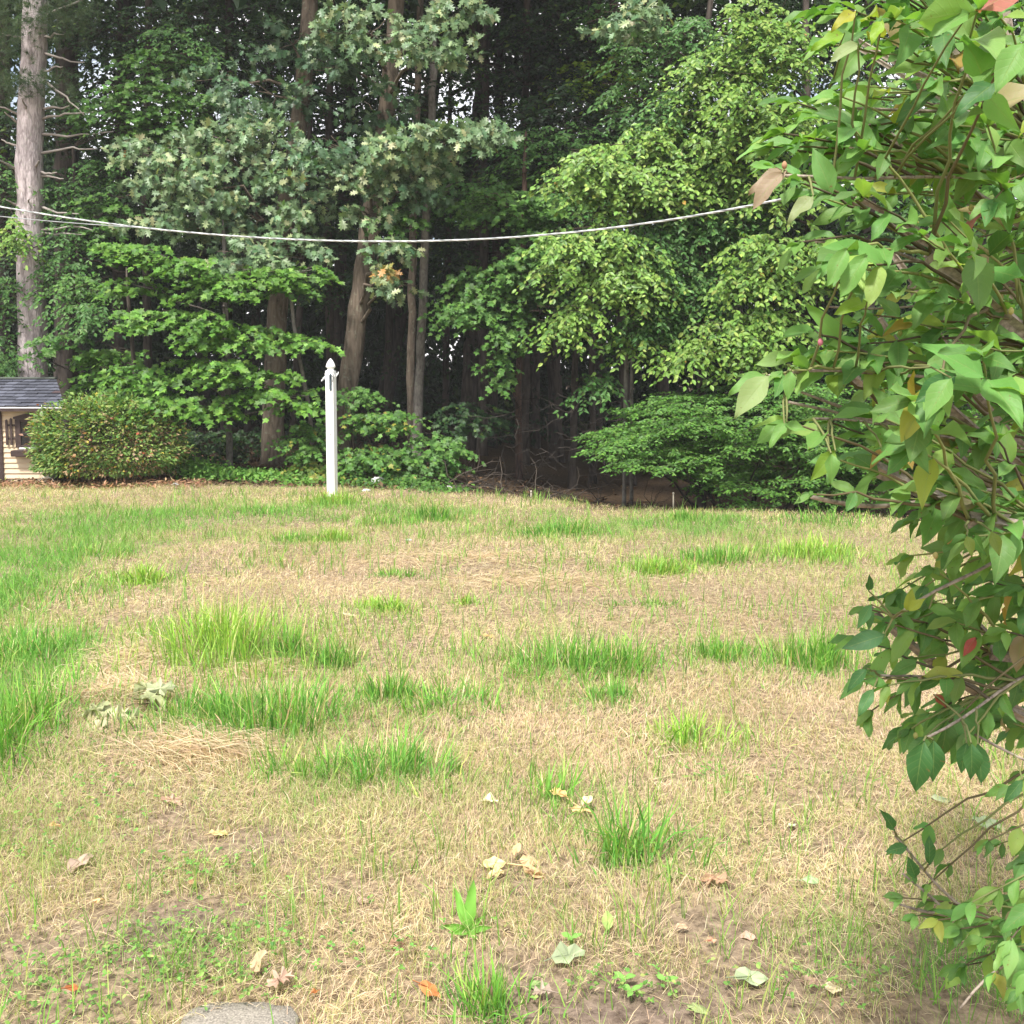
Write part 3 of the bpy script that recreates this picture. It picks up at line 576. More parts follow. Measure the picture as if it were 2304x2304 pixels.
for sx in (0, 1):
    sh = MB().box((Xp(15 if not sx else 103.4), HY - .020, Zp(959)), (Xp(36.6 if not sx else 125), HY - .008, Zp(954.5))).build('shutter', M['brown'], ho, smooth=False)
    MB().box((Xp(15 if not sx else 103.4), HY - .020, Zp(989)), (Xp(36.6 if not sx else 125), HY - .008, Zp(984.5))).build('rail', M['brown'], sh, smooth=False)
    for (x0, x1, yt) in ([(16, 21, 943), (26, 31, 940)] if not sx else [(109, 114, 940), (119, 124, 943)]):
        xm = (Xp(x0) + Xp(x1)) / 2
        MB().prism([(Xp(x0), HY - .033, Zp(1001)), (Xp(x1), HY - .033, Zp(1001)), (Xp(x1), HY - .033, Zp(yt + 3)), (xm, HY - .033, Zp(yt)), (Xp(x0), HY - .033, Zp(yt + 3))], (0, .012, 0)).build('picket', M['brown'], sh, smooth=False)
# hanging feeder below the eave
fY = HY - .22; fp = at(95, 950, fY); ft = at(95, 925, fY)[2] - fp[2]
fd = thing('bird_feeder', 'pointed grey-green bird feeder hanging under the playhouse eave', 'bird feeder', fp)
MB().lathe(fp, [(.001, -.01), (.03, -.005), (.034, .01), (.032, ft * .55), (.036, ft * .6)], 12).build('body', M['greywood'], fd)
MB().lathe(fp, [(.037, ft * .6), (.03, ft * .78), (.016, ft * .95), (.002, ft * 1.05)], 12).build('cap', M['greywood'], fd)
MB().tube([fp + [0, 0, ft * 1.03], fp + [0, 0.0, ft * 1.6]], .004, 5).build('hanger', M['wire'], fd)
# white wire hoop by the shrub
hc = at(105, 1078, 13.55); hc[2] = hz(hc[0], hc[1]); an = np.linspace(0, math.pi, 24)
o = MB().tube(np.stack([hc[0] + .105 * np.cos(an), hc[1] + .02 * np.cos(an), hc[2] + .12 * np.sin(an) - .01], -1), .006, 6).build('wire_hoop', M['wire'])
tag(o, 'thin pale wire hoop stuck in the ground by the round shrub', 'hoop')

# ------------------------------------------------------------------ foliage tools
def fan(half, cx=0.0, cy=0.45, fold=0.10, droop=0.14):
    """closed leaf outline given by its right half (base -> tip) as a fan round (cx,cy)"""
    h_ = np.array(half); o_ = np.vstack([h_, (h_[1:-1] * [-1, 1])[::-1]]); z = fold * np.abs(o_[:, 0]) - droop * o_[:, 1] ** 2
    v = np.vstack([[cx, cy, -droop * cy * cy], np.column_stack([o_, z])]); n = len(o_)
    return v, np.array([[0, 1 + k, 1 + (k + 1) % n] for k in range(n)])
T_MAPLE = fan([(0, 0), (.16, -.04), (.42, .06), (.33, .26), (.56, .52), (.22, .55), (0, 1)], cy=.33)
T_OAK = fan([(0, 0), (.10, .17), (.27, .24), (.11, .36), (.38, .56), (.13, .58), (.27, .84), (.08, .80), (0, 1)], cy=.5, droop=.25)
T_OVAL = fan([(0, 0), (.24, .28), (.25, .58), (0, 1)], cy=.45, fold=.2)
T_LO = (np.array([(0, 0, 0), (.27, .45, .05), (0, 1, -.1), (-.27, .45, .05)]), np.array([(0, 1, 2), (0, 2, 3)]))
T_LONG = (np.array([(0, 0, 0), (.15, .4, .04), (0, 1, -.12), (-.15, .4, .04)]), np.array([(0, 1, 2), (0, 2, 3)]))
def put(mb, tmpl, Pn, D, Nn, S, col):
    tv, tf = tmpl; n = len(Pn); D = unit(D); sd = unit(np.cross(D, Nn)); Nn = np.cross(sd, D)
    v = Pn[:, None] + S[:, None, None] * (tv[None, :, :1] * sd[:, None] + tv[None, :, 1:2] * D[:, None] + tv[None, :, 2:] * Nn[:, None])
    mb.add(v.reshape(-1, 3), (tf[None] + (np.arange(n) * len(tv))[:, None, None]).reshape(-1, tf.shape[1]), np.clip(np.repeat(col, len(tv), 0), .004, 1))
def sprays(mb, tw, c, r, n, L=.6, m=9, size=.1, tmpl=T_LO, pal=None, droop=.35, tiers=0, face=(.0, -.55, .8), hang=0.3, cluster=False, out=(0, -1, 0), shell=0.0, jit=.35, twr=.004):
    """n leafy twigs in the ellipsoid (c, r); each twig carries m leaves"""
    c = np.asarray(c); r = np.asarray(r)
    d = unit(rng.normal(0, 1, (n, 3))); rad = rng.random(n) ** (1 / 3); rad = np.maximum(rad, shell * rng.random(n) ** .3)
    p = c + d * rad[:, None] * r
    if tiers:
        zz = (p[:, 2] - c[2]) / r[2]; q = (np.floor((zz + 1) / 2 * tiers) + .5) / tiers * 2 - 1
        p[:, 2] = c[2] + (q + rng.normal(0, .10 / tiers, n) * 2) * r[2]
    hd = unit(np.stack([d[:, 0] * .8 + rng.normal(0, .5, n), d[:, 1] * .6 + rng.normal(0, .45, n), rng.normal(.05, .15, n)], -1) + np.asarray(out) * .6)
    hd[:, 2] *= .4; hd = unit(hd); Ls = L * rng.uniform(.6, 1.2, n)
    tvec = np.linspace(0, 1, m); ttl = np.concatenate([[0], tvec])
    def along(t):  # (n, k, 3)
        t = np.asarray(t); return p[:, None] + hd[:, None] * (Ls[:, None] * (t - .4))[..., None] - np.array([0, 0, 1]) * (droop * Ls[:, None] * np.maximum(t, 0) ** 2)[..., None]
    if tw is not None:
        q = along(np.broadcast_to(np.array([-.35, .35, 1.0]), (n, 3)))
        tw.extend(q[::2])
    t = np.clip(tvec[None] + rng.normal(0, .05, (n, m)), 0, 1.02)
    if cluster: t = 1 - (1 - t) ** 1.8 * .75
    base = along(t).reshape(-1, 3); H = np.repeat(hd, m, 0); N_ = n * m
    side = np.cross(H, np.array([0, 0, 1.0])); sg = np.tile(np.where(np.arange(m) % 2, 1, -1), n)[:, None]
    tip = (t.reshape(-1, 1) > .96)
    if cluster:
        an = rng.uniform(0, 2 * math.pi, N_)[:, None]; D = H * .5 + (np.cos(an) * side + np.sin(an) * np.cross(side, H)) * .8
    else: D = H * (.55 + .5 * tip) + side * sg * (.85 * (1 - tip))
    D = D + rng.normal(0, jit * .6, (N_, 3)); D[:, 2] -= hang
    Nn = np.asarray(face) + rng.normal(0, jit, (N_, 3))
    S = size * rng.uniform(.65, 1.2, N_)
    put(mb, tmpl, base, D, Nn, S, pick(pal, N_))
def twigmesh(tw, mb, r=.005, col=(.06, .045, .035)):
    if not tw: return
    q = np.array(tw); n = len(q); k = q.shape[1]
    ang = np.array([0, 2.1, 4.2]); off = np.stack([np.cos(ang), 0 * ang, np.sin(ang)], -1) * r
    v = q[:, :, None] + off[None, None] * np.linspace(1, .4, k)[None, :, None, None]
    i_ = np.arange(n)[:, None, None] * k * 3 + np.arange(k - 1)[None, :, None] * 3; j_ = np.arange(3)[None, None]; j2 = (j_ + 1) % 3
    mb.add(v.reshape(-1, 3), np.stack([i_ + j_, i_ + j2, i_ + 3 + j2, i_ + 3 + j_], -1).reshape(-1, 4), col)
def curve(a_, b_, n=8, sag=0.0, wob=.04):
    a_, b_ = np.asarray(a_, float), np.asarray(b_, float); t = np.linspace(0, 1, n)[:, None]; Ld = np.linalg.norm(b_ - a_)
    w_ = rng.normal(0, wob * Ld, (n, 3)) * np.sin(t * math.pi); return a_ + (b_ - a_) * t + w_ + np.array([0, 0, sag * Ld]) * np.sin(t * math.pi)

PAL = dict(
    maple=[(4, .09, .205, .030), (3, .125, .265, .040), (2, .065, .15, .030), (1, .165, .31, .05)],
    oak=[(4, .125, .21, .095), (3, .175, .265, .125), (2, .08, .15, .07), (1.5, .29, .34, .17), (.01, .42, .25, .06)],
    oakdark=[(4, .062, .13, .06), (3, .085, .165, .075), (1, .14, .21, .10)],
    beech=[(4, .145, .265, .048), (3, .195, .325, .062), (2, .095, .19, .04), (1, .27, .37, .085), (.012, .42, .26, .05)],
    beech_shade=[(4, .058, .145, .036), (3, .08, .185, .045), (1, .12, .23, .055)],  # darker copy of the beech tint: shade put into the colour
    green=[(4, .08, .185, .038), (3, .115, .235, .05), (2, .055, .125, .032)],
    shrub=[(4, .08, .19, .032), (3, .115, .245, .042), (2, .055, .13, .028)],
    dark=[(4, .016, .037, .017), (3, .025, .055, .022), (2, .011, .025, .014), (.4, .045, .09, .022)],  # near-black leaf tint: the wood's shade is put into the colour
    back=[(4, .030, .072, .025), (3, .046, .10, .03), (2, .020, .048, .02), (.5, .11, .18, .035)],  # inner-wood leaves darkened in colour to carry the shade
    under=[(4, .075, .175, .032), (3, .11, .23, .042), (2, .05, .12, .028), (.35, .28, .27, .05)],
    vine=[(4, .13, .29, .05), (3, .18, .35, .065), (1, .08, .19, .04)],
    lit=[(4, .20, .34, .035), (3, .27, .40, .05), (2, .13, .24, .035)],  # sunlit leaves: the light is put into the tint
)
def tree(name, label, cat, path, Y, w0, w1, barkm, blobs=(), kind=None, group='trees at the edge of the wood', top=12.0, k=12, canopy=0, cpal='dark', limbs=True, base_px=None, over=None):
    """path: photo points up the trunk (first = base); blobs: leaf masses (px, py, rx, ry, Y, kw)"""
    pts = [at(px, py, Y) for px, py in path]
    b0 = pts[0].copy(); b0[2] = hz(b0[0], b0[1]) - .12
    lo_ = pts[0].copy()
    P_ = [b0] + [p for p in pts if p[2] > b0[2] + .2]
    d = unit(P_[-1] - P_[-2])
    if P_[-1][2] < top: P_.append(P_[-1] + d * (top - P_[-1][2]) / max(d[2], .5))
    P_ = np.array(P_)
    # resample smoothly
    s_ = np.concatenate([[0], np.cumsum(np.linalg.norm(np.diff(P_, axis=0), axis=1))]); n = max(14, int(s_[-1] / .28)); f = np.linspace(0, s_[-1], n)
    Q = np.stack([np.interp(f, s_, P_[:, a_]) for a_ in range(3)], -1)
    for _ in range(3): Q[1:-1] = (Q[:-2] + 2 * Q[1:-1] + Q[2:]) / 4
    Q[1:-1, :2] += rng.normal(0, w0 * pxm(Y) * (.05 if w0 < 40 else .018), (n - 2, 2))
    z1 = at(path[-1][0], path[-1][1], Y)[2]
    rr = np.interp(Q[:, 2], [b0[2], z1, max(top, z1 + .1)], [w0 / 2 * pxm(Y), w1 / 2 * pxm(Y), w1 / 2 * pxm(Y) * .35])
    rr = rr * (1 + .35 * np.exp(-(Q[:, 2] - b0[2]) / .22)) * (1 + rng.normal(0, .025, n))
    t = thing(name, label, cat, b0 + [0, 0, .12], group)
    MB().tube(Q, rr, k, jit=.10).build('trunk', M[barkm], t)
    crown = MB(); tw = []; mat = 'leaf'
    for bl in blobs:
        px, py, rx, ry, by, kw = bl; kw = dict(kw); c = at(px, py, by); u = pxm(by)
        ryy = kw.pop('depth', None); mat = kw.pop('mat', mat)
        ry = ry * kw.pop('sq', 1.0); kw['n'] = int(kw['n'] * kw.pop('nm', 1.0))
        r = np.array([rx * u, (ryy if ryy else max(.35, rx * u * .7)), ry * u])
        if limbs:
            i_ = int(np.argmin(np.abs(Q[:, 2] - (c[2] - .25 * abs(by - Y) - .2))))
            li = curve(Q[i_], c, 8, .05); ra = np.linspace(max(.012, min(rr[i_] * .4, .035)), .006, 8); lm = MB(); lm.tube(li, ra, 5)
            for q_ in range(3):
                e = c + r * rng.uniform(-.7, .7, 3); lm.tube(curve(li[5], e, 5, .03), np.linspace(.011, .004, 5), 4)
            lm.build('limb', M[barkm if barkm != 'bark_pine' else 'bark_dark'], t)
        sprays(crown, tw, c, r, **kw)
    if canopy:
        # upper crown above the picture: added to block skylight and darken the wood
        for q_ in range(canopy):
            c = np.array([Q[-1, 0] + rng.normal(0, 1.6), Q[-1, 1] + rng.normal(.3, 1.4), rng.uniform(top * .66, top * 1.02)])
            sprays(crown, None, c, np.array([1.5, 1.5, .6]), 46, L=.9, m=10, size=.21, tmpl=T_LO, pal=PAL[cpal], jit=.5, face=(0, -.2, 1))
            if limbs: MB().tube(curve(Q[int(n * .8)], c, 6, .05), np.linspace(.05, .015, 6), 5).build('limb', M[barkm if barkm != 'bark_pine' else 'bark_dark'], t)
    if tw: tm = MB(); twigmesh(tw, tm); tm.build('twigs', M['twig'], t)
    if crown.v: crown.build('crown', M[mat], t, smooth=False)
    return t, Q, rr

mp_ = dict(L=.5, m=11, size=.088, tmpl=T_MAPLE, pal=PAL['maple'], sq=.75, droop=.30, hang=.35, face=(.1, -.75, .75), n=54, tiers=2, nm=.75)
ok_ = dict(L=.42, m=9, size=.15, tmpl=T_OAK, pal=PAL['oak'], droop=.30, hang=.45, cluster=True, face=(.15, -.8, .6), n=34, mat='oakleaf')
be_ = dict(L=.62, m=14, size=.08, tmpl=T_OVAL, pal=PAL['beech'], droop=.5, hang=.65, face=(.1, -.7, .75), n=70, sq=.95, nm=.85)
bd_ = dict(be_, pal=PAL['beech_shade'], sq=1.0, nm=1.0, tmpl=T_LO)
gr_ = dict(L=.5, m=11, size=.085, tmpl=T_MAPLE, pal=PAL['green'], droop=.35, hang=.5, face=(.1, -.7, .7), n=60)
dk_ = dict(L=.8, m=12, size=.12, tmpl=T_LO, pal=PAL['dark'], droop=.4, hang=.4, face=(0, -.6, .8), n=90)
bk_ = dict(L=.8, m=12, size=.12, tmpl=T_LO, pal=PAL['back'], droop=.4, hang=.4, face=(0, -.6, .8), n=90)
def B(px, py, rx, ry, Y, kw, **o): return (px, py, rx, ry, Y, dict(kw, **o))

# ---- pine at the left
pine, PQ, PR = tree('pine_tree', 'tall grey pine trunk with dead branch stubs behind the playhouse', 'tree', [(78, 1060), (76, 850), (72, 700), (66, 480), (70, 250), (78, 60), (82, 0)], 16.4, 66, 50, 'bark_pine', k=26, top=15, limbs=False, canopy=5)
for (x0, y0, x1, y1) in [(98, 85, 143, 78), (98, 165, 141, 150), (96, 245, 160, 236), (95, 268, 210, 252), (95, 302, 255, 296), (93, 345, 217, 335), (92, 387, 128, 388), (92, 396, 143, 402), (92, 465, 177, 481), (92, 518, 208, 518), (92, 525, 185, 528),
                         (46, 260, -8, 238), (45, 280, 10, 252), (42, 330, 3, 314), (42, 385, -6, 360), (40, 463, 14, 450), (100, 120, 190, 140), (98, 40, 240, -20), (46, 85, 0, 75), (80, 380, 88, 362), (60, 460, 66, 448), (85, 560, 92, 552), (85, 640, 90, 630), (84, 570, 60, 560), (96, 180, 190, 260), (60, 258, 52, 222)]:
    Yb = 16.35 if abs(x1 - x0) > 20 else 16.1
    a_, b_ = at(x0, y0, 16.38), at(x1, y1, Yb - rng.uniform(.0, .5)); q_ = curve(a_, b_, 7, rng.uniform(-.04, .04), .025)
    MB().tube(q_, np.linspace(.024, .008, 7), 5, (.30, .27, .25)).build('dead_branch', M['twig'], pine)
nd = MB()
for (px, py, rx, ry, n) in [(60, 20, 110, 60, 120), (0, 180, 60, 50, 70), (120, 50, 70, 40, 70), (60, 185, 60, 30, 60), (20, 90, 60, 40, 50), (170, 20, 70, 40, 60), (130, 190, 50, 40, 40), (-60, 60, 90, 90, 120)]:
    c = at(px, py, 15.9); u = pxm(16)
    ce = c + rng.normal(0, .5, (n, 3)) * np.array([rx * u, .5, ry * u])
    k = 34; D = unit(rng.normal(0, 1, (n, k, 3)) + unit(rng.normal(0, 1, (n, 1, 3)) + [0, -.3, -.3]) * 1.1); Pn = np.repeat(ce, k, 0)
    tv = (np.array([(-.02, 0, 0), (.02, 0, 0), (0, 1, -.1)]), np.array([(0, 1, 2)]))
    put(nd, tv, Pn, D.reshape(-1, 3), rng.normal(0, 1, (n * k, 3)), rng.uniform(.08, .15, n * k), pick([(3, .05, .09, .045), (2, .075, .12, .06), (1, .11, .14, .06)], n * k))
nd.build('needles', M['leaf'], pine, smooth=False)

# ---- oaks
tree('oak_tree', 'straight oak trunk left of the white post with silvery leaf clumps', 'tree', [(612, 1052), (616, 900), (624, 700), (640, 500), (672, 290), (690, 120), (697, 0)], 16.2, 50, 34, 'bark_oak', [
    B(395, 385, 95, 55, 15.2, ok_, n=44), B(330, 335, 60, 30, 15.4, ok_, n=22), B(470, 420, 90, 55, 15.1, ok_, n=44), B(500, 320, 95, 50, 15.6, ok_, n=40), B(590, 300, 70, 45, 15.6, ok_, n=30), B(360, 495, 70, 30, 15.2, ok_, n=22), B(450, 500, 70, 26, 15.2, ok_, n=20),
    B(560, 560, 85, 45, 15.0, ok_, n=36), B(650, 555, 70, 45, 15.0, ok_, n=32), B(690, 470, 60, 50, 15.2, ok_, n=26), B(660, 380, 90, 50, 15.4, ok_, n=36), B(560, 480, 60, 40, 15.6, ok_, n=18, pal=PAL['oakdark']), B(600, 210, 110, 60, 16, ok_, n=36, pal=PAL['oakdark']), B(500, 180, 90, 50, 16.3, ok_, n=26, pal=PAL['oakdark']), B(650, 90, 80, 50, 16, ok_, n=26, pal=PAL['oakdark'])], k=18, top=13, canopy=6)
tree('oak_tree', 'leaning oak trunk rising behind the white post', 'tree', [(768, 1058), (775, 930), (798, 760), (818, 600), (832, 500), (852, 380), (872, 230), (884, 100), (892, 0)], 15.6, 48, 34, 'bark_oak', [
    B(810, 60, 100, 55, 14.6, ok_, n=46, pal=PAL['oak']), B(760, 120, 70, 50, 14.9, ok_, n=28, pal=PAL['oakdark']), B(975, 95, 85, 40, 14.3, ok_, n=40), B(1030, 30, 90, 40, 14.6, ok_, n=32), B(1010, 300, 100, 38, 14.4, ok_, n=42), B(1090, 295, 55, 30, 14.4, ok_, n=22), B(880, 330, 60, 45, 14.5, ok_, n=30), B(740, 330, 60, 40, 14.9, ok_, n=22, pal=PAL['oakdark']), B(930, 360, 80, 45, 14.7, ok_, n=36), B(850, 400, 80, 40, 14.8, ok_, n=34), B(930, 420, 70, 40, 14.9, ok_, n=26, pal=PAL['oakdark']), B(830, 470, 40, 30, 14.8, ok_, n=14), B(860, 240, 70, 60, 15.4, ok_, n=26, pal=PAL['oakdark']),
    B(880, 560, 40, 30, 14.7, ok_, n=14), B(900, 480, 50, 40, 14.9, gr_, n=26), B(866, 605, 32, 12, 14.6, ok_, n=5, pal=[(2, .36, .21, .06), (3, .27, .25, .07), (2, .14, .18, .07)]), B(905, 640, 28, 20, 14.6, ok_, n=7)], k=18, top=13, canopy=6)
# ---- slim trunks right of the leaning oak
tree('slim_tree', 'slim grey trunk, right one of two beside the leaning oak', 'tree', [(938, 985), (942, 880), (948, 740), (956, 600), (962, 420), (972, 250), (978, 0)], 15.9, 22, 15, 'bark_grey', [B(960, 190, 80, 80, 16.2, dk_, n=30, size=.1), B(1000, 420, 70, 60, 15.9, gr_, n=30, pal=PAL['beech_shade'])], top=11, canopy=3)
tree('slim_tree', 'slim brown trunk, left one of two beside the leaning oak', 'tree', [(925, 1060), (926, 850), (927, 640), (930, 470), (938, 250), (946, 0)], 17.6, 20, 14, 'bark_oak', [B(880, 180, 70, 90, 18, dk_, n=30)], top=12, canopy=3, cpal='back')
tree('slim_tree', 'slim mottled trunk with reddish foot in the dark centre of the wood', 'tree', [(1168, 1112), (1167, 1000), (1166, 850), (1172, 700), (1176, 560), (1180, 420)], 16.2, 17, 12, 'bark_red', [
    B(1150, 460, 120, 45, 15.3, gr_, n=80), B(1180, 610, 85, 55, 14.9, gr_, n=90), B(1095, 690, 85, 40, 14.9, gr_, n=70), B(1060, 640, 60, 40, 15.2, gr_, n=36), B(1230, 560, 90, 60, 15.2, gr_, n=60), B(1145, 760, 32, 45, 14.7, gr_, n=26, tiers=0), B(1128, 830, 24, 40, 14.7, gr_, n=18), B(1010, 700, 40, 25, 15, gr_, n=20), B(1230, 700, 70, 60, 15.8, gr_, n=44, pal=PAL['beech_shade']), B(1280, 420, 90, 60, 16, gr_, n=60, pal=PAL['beech_shade'], tmpl=T_LO)], top=5.2)
tree('slim_tree', 'slim dim trunk left of the layered green shrub', 'tree', [(1288, 1128), (1290, 1000), (1294, 850), (1300, 650)], 16.4, 19, 13, 'bark_dark', [B(1290, 300, 130, 90, 17, dk_, n=60), B(1250, 360, 120, 60, 17, dk_, n=50), B(1290, 480, 110, 70, 15.6, bd_, n=60)], top=4.6)  # dark bark stands for shade, since the sun reaches this trunk
tree('slim_tree', 'pale thin twin stem, left one, in front of the layered shrub', 'tree', [(1404, 1150), (1406, 1000), (1409, 830), (1412, 700), (1417, 500)], 13.2, 10, 7, 'bark_grey', [B(1400, 640, 110, 50, 12.8, be_, n=70), B(1300, 700, 70, 30, 12.7, be_, n=36), B(1260, 740, 50, 25, 12.7, be_, n=24), B(1460, 720, 70, 60, 12.9, bd_, n=60), B(1430, 770, 50, 30, 12.8, be_, n=24), B(1350, 860, 50, 25, 12.9, bd_, n=22)], top=3.9)
tree('slim_tree', 'pale thin twin stem, right one, in front of the layered shrub', 'tree', [(1421, 1150), (1420, 1000), (1421, 830), (1426, 650), (1432, 450)], 13.3, 9, 6, 'bark_grey', [B(1500, 640, 90, 60, 13, bd_, n=70), B(1480, 560, 90, 50, 13, bd_, n=60)], top=3.8)
tree('sapling', 'leaning bare sapling stem between the oak and the white post', 'sapling', [(702, 950), (690, 880), (672, 800), (660, 745), (652, 640)], 14.8, 11, 7, 'bark_grey', [B(640, 640, 60, 30, 14.6, mp_, n=22)], top=2.9, limbs=True)

# ---- maples of the understorey on the left
tree('maple_sapling', 'understorey maple with layered bright leaves, thin trunk right of the round shrub', 'tree', [(517, 1036), (515, 950), (512, 800), (506, 650), (502, 520)], 15.1, 15, 9, 'bark_grey', [
    B(310, 565, 75, 32, 14.3, mp_), B(420, 595, 90, 30, 14.2, mp_, n=52), B(500, 645, 110, 34, 14.2, mp_, n=60), B(590, 622, 110, 34, 14.4, mp_, n=60), B(690, 610, 60, 26, 14.6, mp_, n=26), B(345, 712, 75, 32, 14.0, mp_), B(455, 735, 80, 55, 14.0, mp_, n=64, tiers=4), B(540, 755, 105, 45, 14.1, mp_, n=66), B(655, 762, 100, 22, 14.3, mp_, n=44, tiers=2), B(500, 835, 85, 45, 13.9, mp_, n=56), B(600, 860, 80, 45, 13.9, mp_, n=56), B(670, 895, 50, 32, 14.0, mp_, n=26), B(420, 825, 70, 40, 14.3, mp_, n=34), B(300, 640, 60, 25, 14.5, mp_, n=24)], top=3.7)
tree('maple_sapling', 'understorey maple spreading low just above the round shrub', 'tree', [(292, 1060), (300, 950), (306, 850), (296, 760), (288, 650)], 15.0, 12, 8, 'bark_dark', [
    B(250, 800, 85, 24, 15.3, mp_, n=50, tiers=2), B(240, 850, 75, 30, 15.2, mp_, n=46, tiers=2), B(320, 850, 80, 45, 14.1, mp_, n=56, tiers=3), B(410, 905, 120, 26, 13.9, mp_, n=62, tiers=2), B(480, 925, 60, 22, 13.9, mp_, n=26, tiers=2), B(280, 885, 60, 22, 14.9, mp_, n=30, tiers=2), B(140, 770, 60, 35, 14.9, mp_, n=26, pal=PAL['green']), B(190, 700, 80, 30, 14.8, bd_, n=40)], top=3.0)
tree('sapling', 'dim leafy sapling between the pine trunk and the maples', 'sapling', [(190, 1060), (186, 900), (180, 700), (172, 500), (165, 330)], 16.8, 11, 7, 'bark_dark', [
    B(150, 600, 70, 40, 16.2, bd_, n=50), B(190, 640, 90, 35, 15.8, be_, n=60, pal=PAL['green']), B(150, 530, 70, 40, 16.3, bd_, n=40), B(230, 480, 70, 50, 16.3, gr_, n=40), B(270, 260, 110, 55, 16.6, gr_, n=80), B(380, 150, 110, 50, 16.8, gr_, n=70), B(330, 210, 110, 40, 16.5, gr_, n=60), B(130, 440, 40, 60, 16.6, bd_, n=30), B(480, 250, 90, 50, 16.6, gr_, n=50), B(400, 100, 100, 60, 17, bd_, n=60), B(360, 290, 90, 40, 16.6, gr_, n=50), B(240, 380, 80, 40, 16.6, bd_, n=44), B(15, 520, 50, 40, 15.8, be_, n=40), B(10, 660, 50, 60, 16.2, bd_, n=40), B(20, 790, 60, 50, 16.2, bd_, n=44), B(0, 400, 50, 50, 16.4, bd_, n=30)], top=5)

# ---- yellow-green drooping trees on the right
tree('hornbeam_tree', 'yellow-green drooping tree right of the cable sag', 'tree', [(1578, 1150), (1578, 950), (1580, 760), (1582, 560), (1586, 350), (1592, 150)], 14.2, 24, 14, 'bark_dark', [
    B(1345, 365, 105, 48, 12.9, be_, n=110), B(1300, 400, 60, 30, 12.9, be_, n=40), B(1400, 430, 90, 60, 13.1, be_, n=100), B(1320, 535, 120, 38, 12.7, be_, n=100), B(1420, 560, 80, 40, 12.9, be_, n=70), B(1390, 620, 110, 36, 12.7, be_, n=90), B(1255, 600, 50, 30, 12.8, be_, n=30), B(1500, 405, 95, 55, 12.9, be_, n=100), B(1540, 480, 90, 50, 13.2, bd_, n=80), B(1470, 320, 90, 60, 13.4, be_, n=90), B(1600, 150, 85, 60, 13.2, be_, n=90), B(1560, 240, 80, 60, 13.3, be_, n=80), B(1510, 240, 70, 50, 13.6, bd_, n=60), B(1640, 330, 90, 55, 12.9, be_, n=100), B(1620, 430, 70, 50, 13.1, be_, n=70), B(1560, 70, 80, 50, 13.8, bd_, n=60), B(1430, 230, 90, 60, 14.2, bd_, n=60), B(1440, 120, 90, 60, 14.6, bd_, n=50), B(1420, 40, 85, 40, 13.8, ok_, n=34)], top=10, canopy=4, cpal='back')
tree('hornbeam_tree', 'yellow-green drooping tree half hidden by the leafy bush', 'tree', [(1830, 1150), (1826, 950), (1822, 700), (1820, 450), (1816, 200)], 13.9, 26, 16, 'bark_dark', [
    B(1690, 220, 95, 60, 12.5, be_, n=110), B(1760, 110, 95, 70, 12.7, be_, n=110), B(1700, 40, 90, 50, 12.9, be_, n=80), B(1770, 260, 80, 50, 12.6, be_, n=90), B(1700, 330, 80, 50, 12.7, be_, n=80), B(1780, 420, 90, 60, 12.6, be_, n=90), B(1740, 560, 110, 45, 12.3, be_, n=100), B(1690, 630, 80, 35, 12.3, be_, n=60), B(1650, 740, 105, 50, 12.2, be_, n=100), B(1560, 790, 70, 35, 12.3, be_, n=50), B(1740, 720, 80, 50, 12.3, be_, n=80), B(1700, 800, 60, 30, 12.3, be_, n=44), B(1880, 600, 120, 80, 12.6, be_, n=120), B(1900, 300, 120, 120, 12.9, bd_, n=130), B(1950, 750, 120, 80, 12.6, bd_, n=110), B(2050, 500, 150, 150, 12.9, bd_, n=170), B(2100, 150, 200, 150, 13.2, bd_, n=190), B(2200, 750, 170, 130, 12.7, bd_, n=170), B(1560, 640, 80, 50, 13, bd_, n=60), B(1600, 520, 110, 60, 13.2, bd_, n=90), B(1680, 480, 90, 60, 13.1, bd_, n=80), B(1640, 640, 100, 50, 13, bd_, n=80), B(1600, 330, 100, 60, 13.6, bd_, n=80), B(1700, 130, 110, 70, 13.4, bd_, n=90), B(1500, 740, 90, 40, 13.2, bd_, n=60)], top=10, canopy=4, cpal='back')
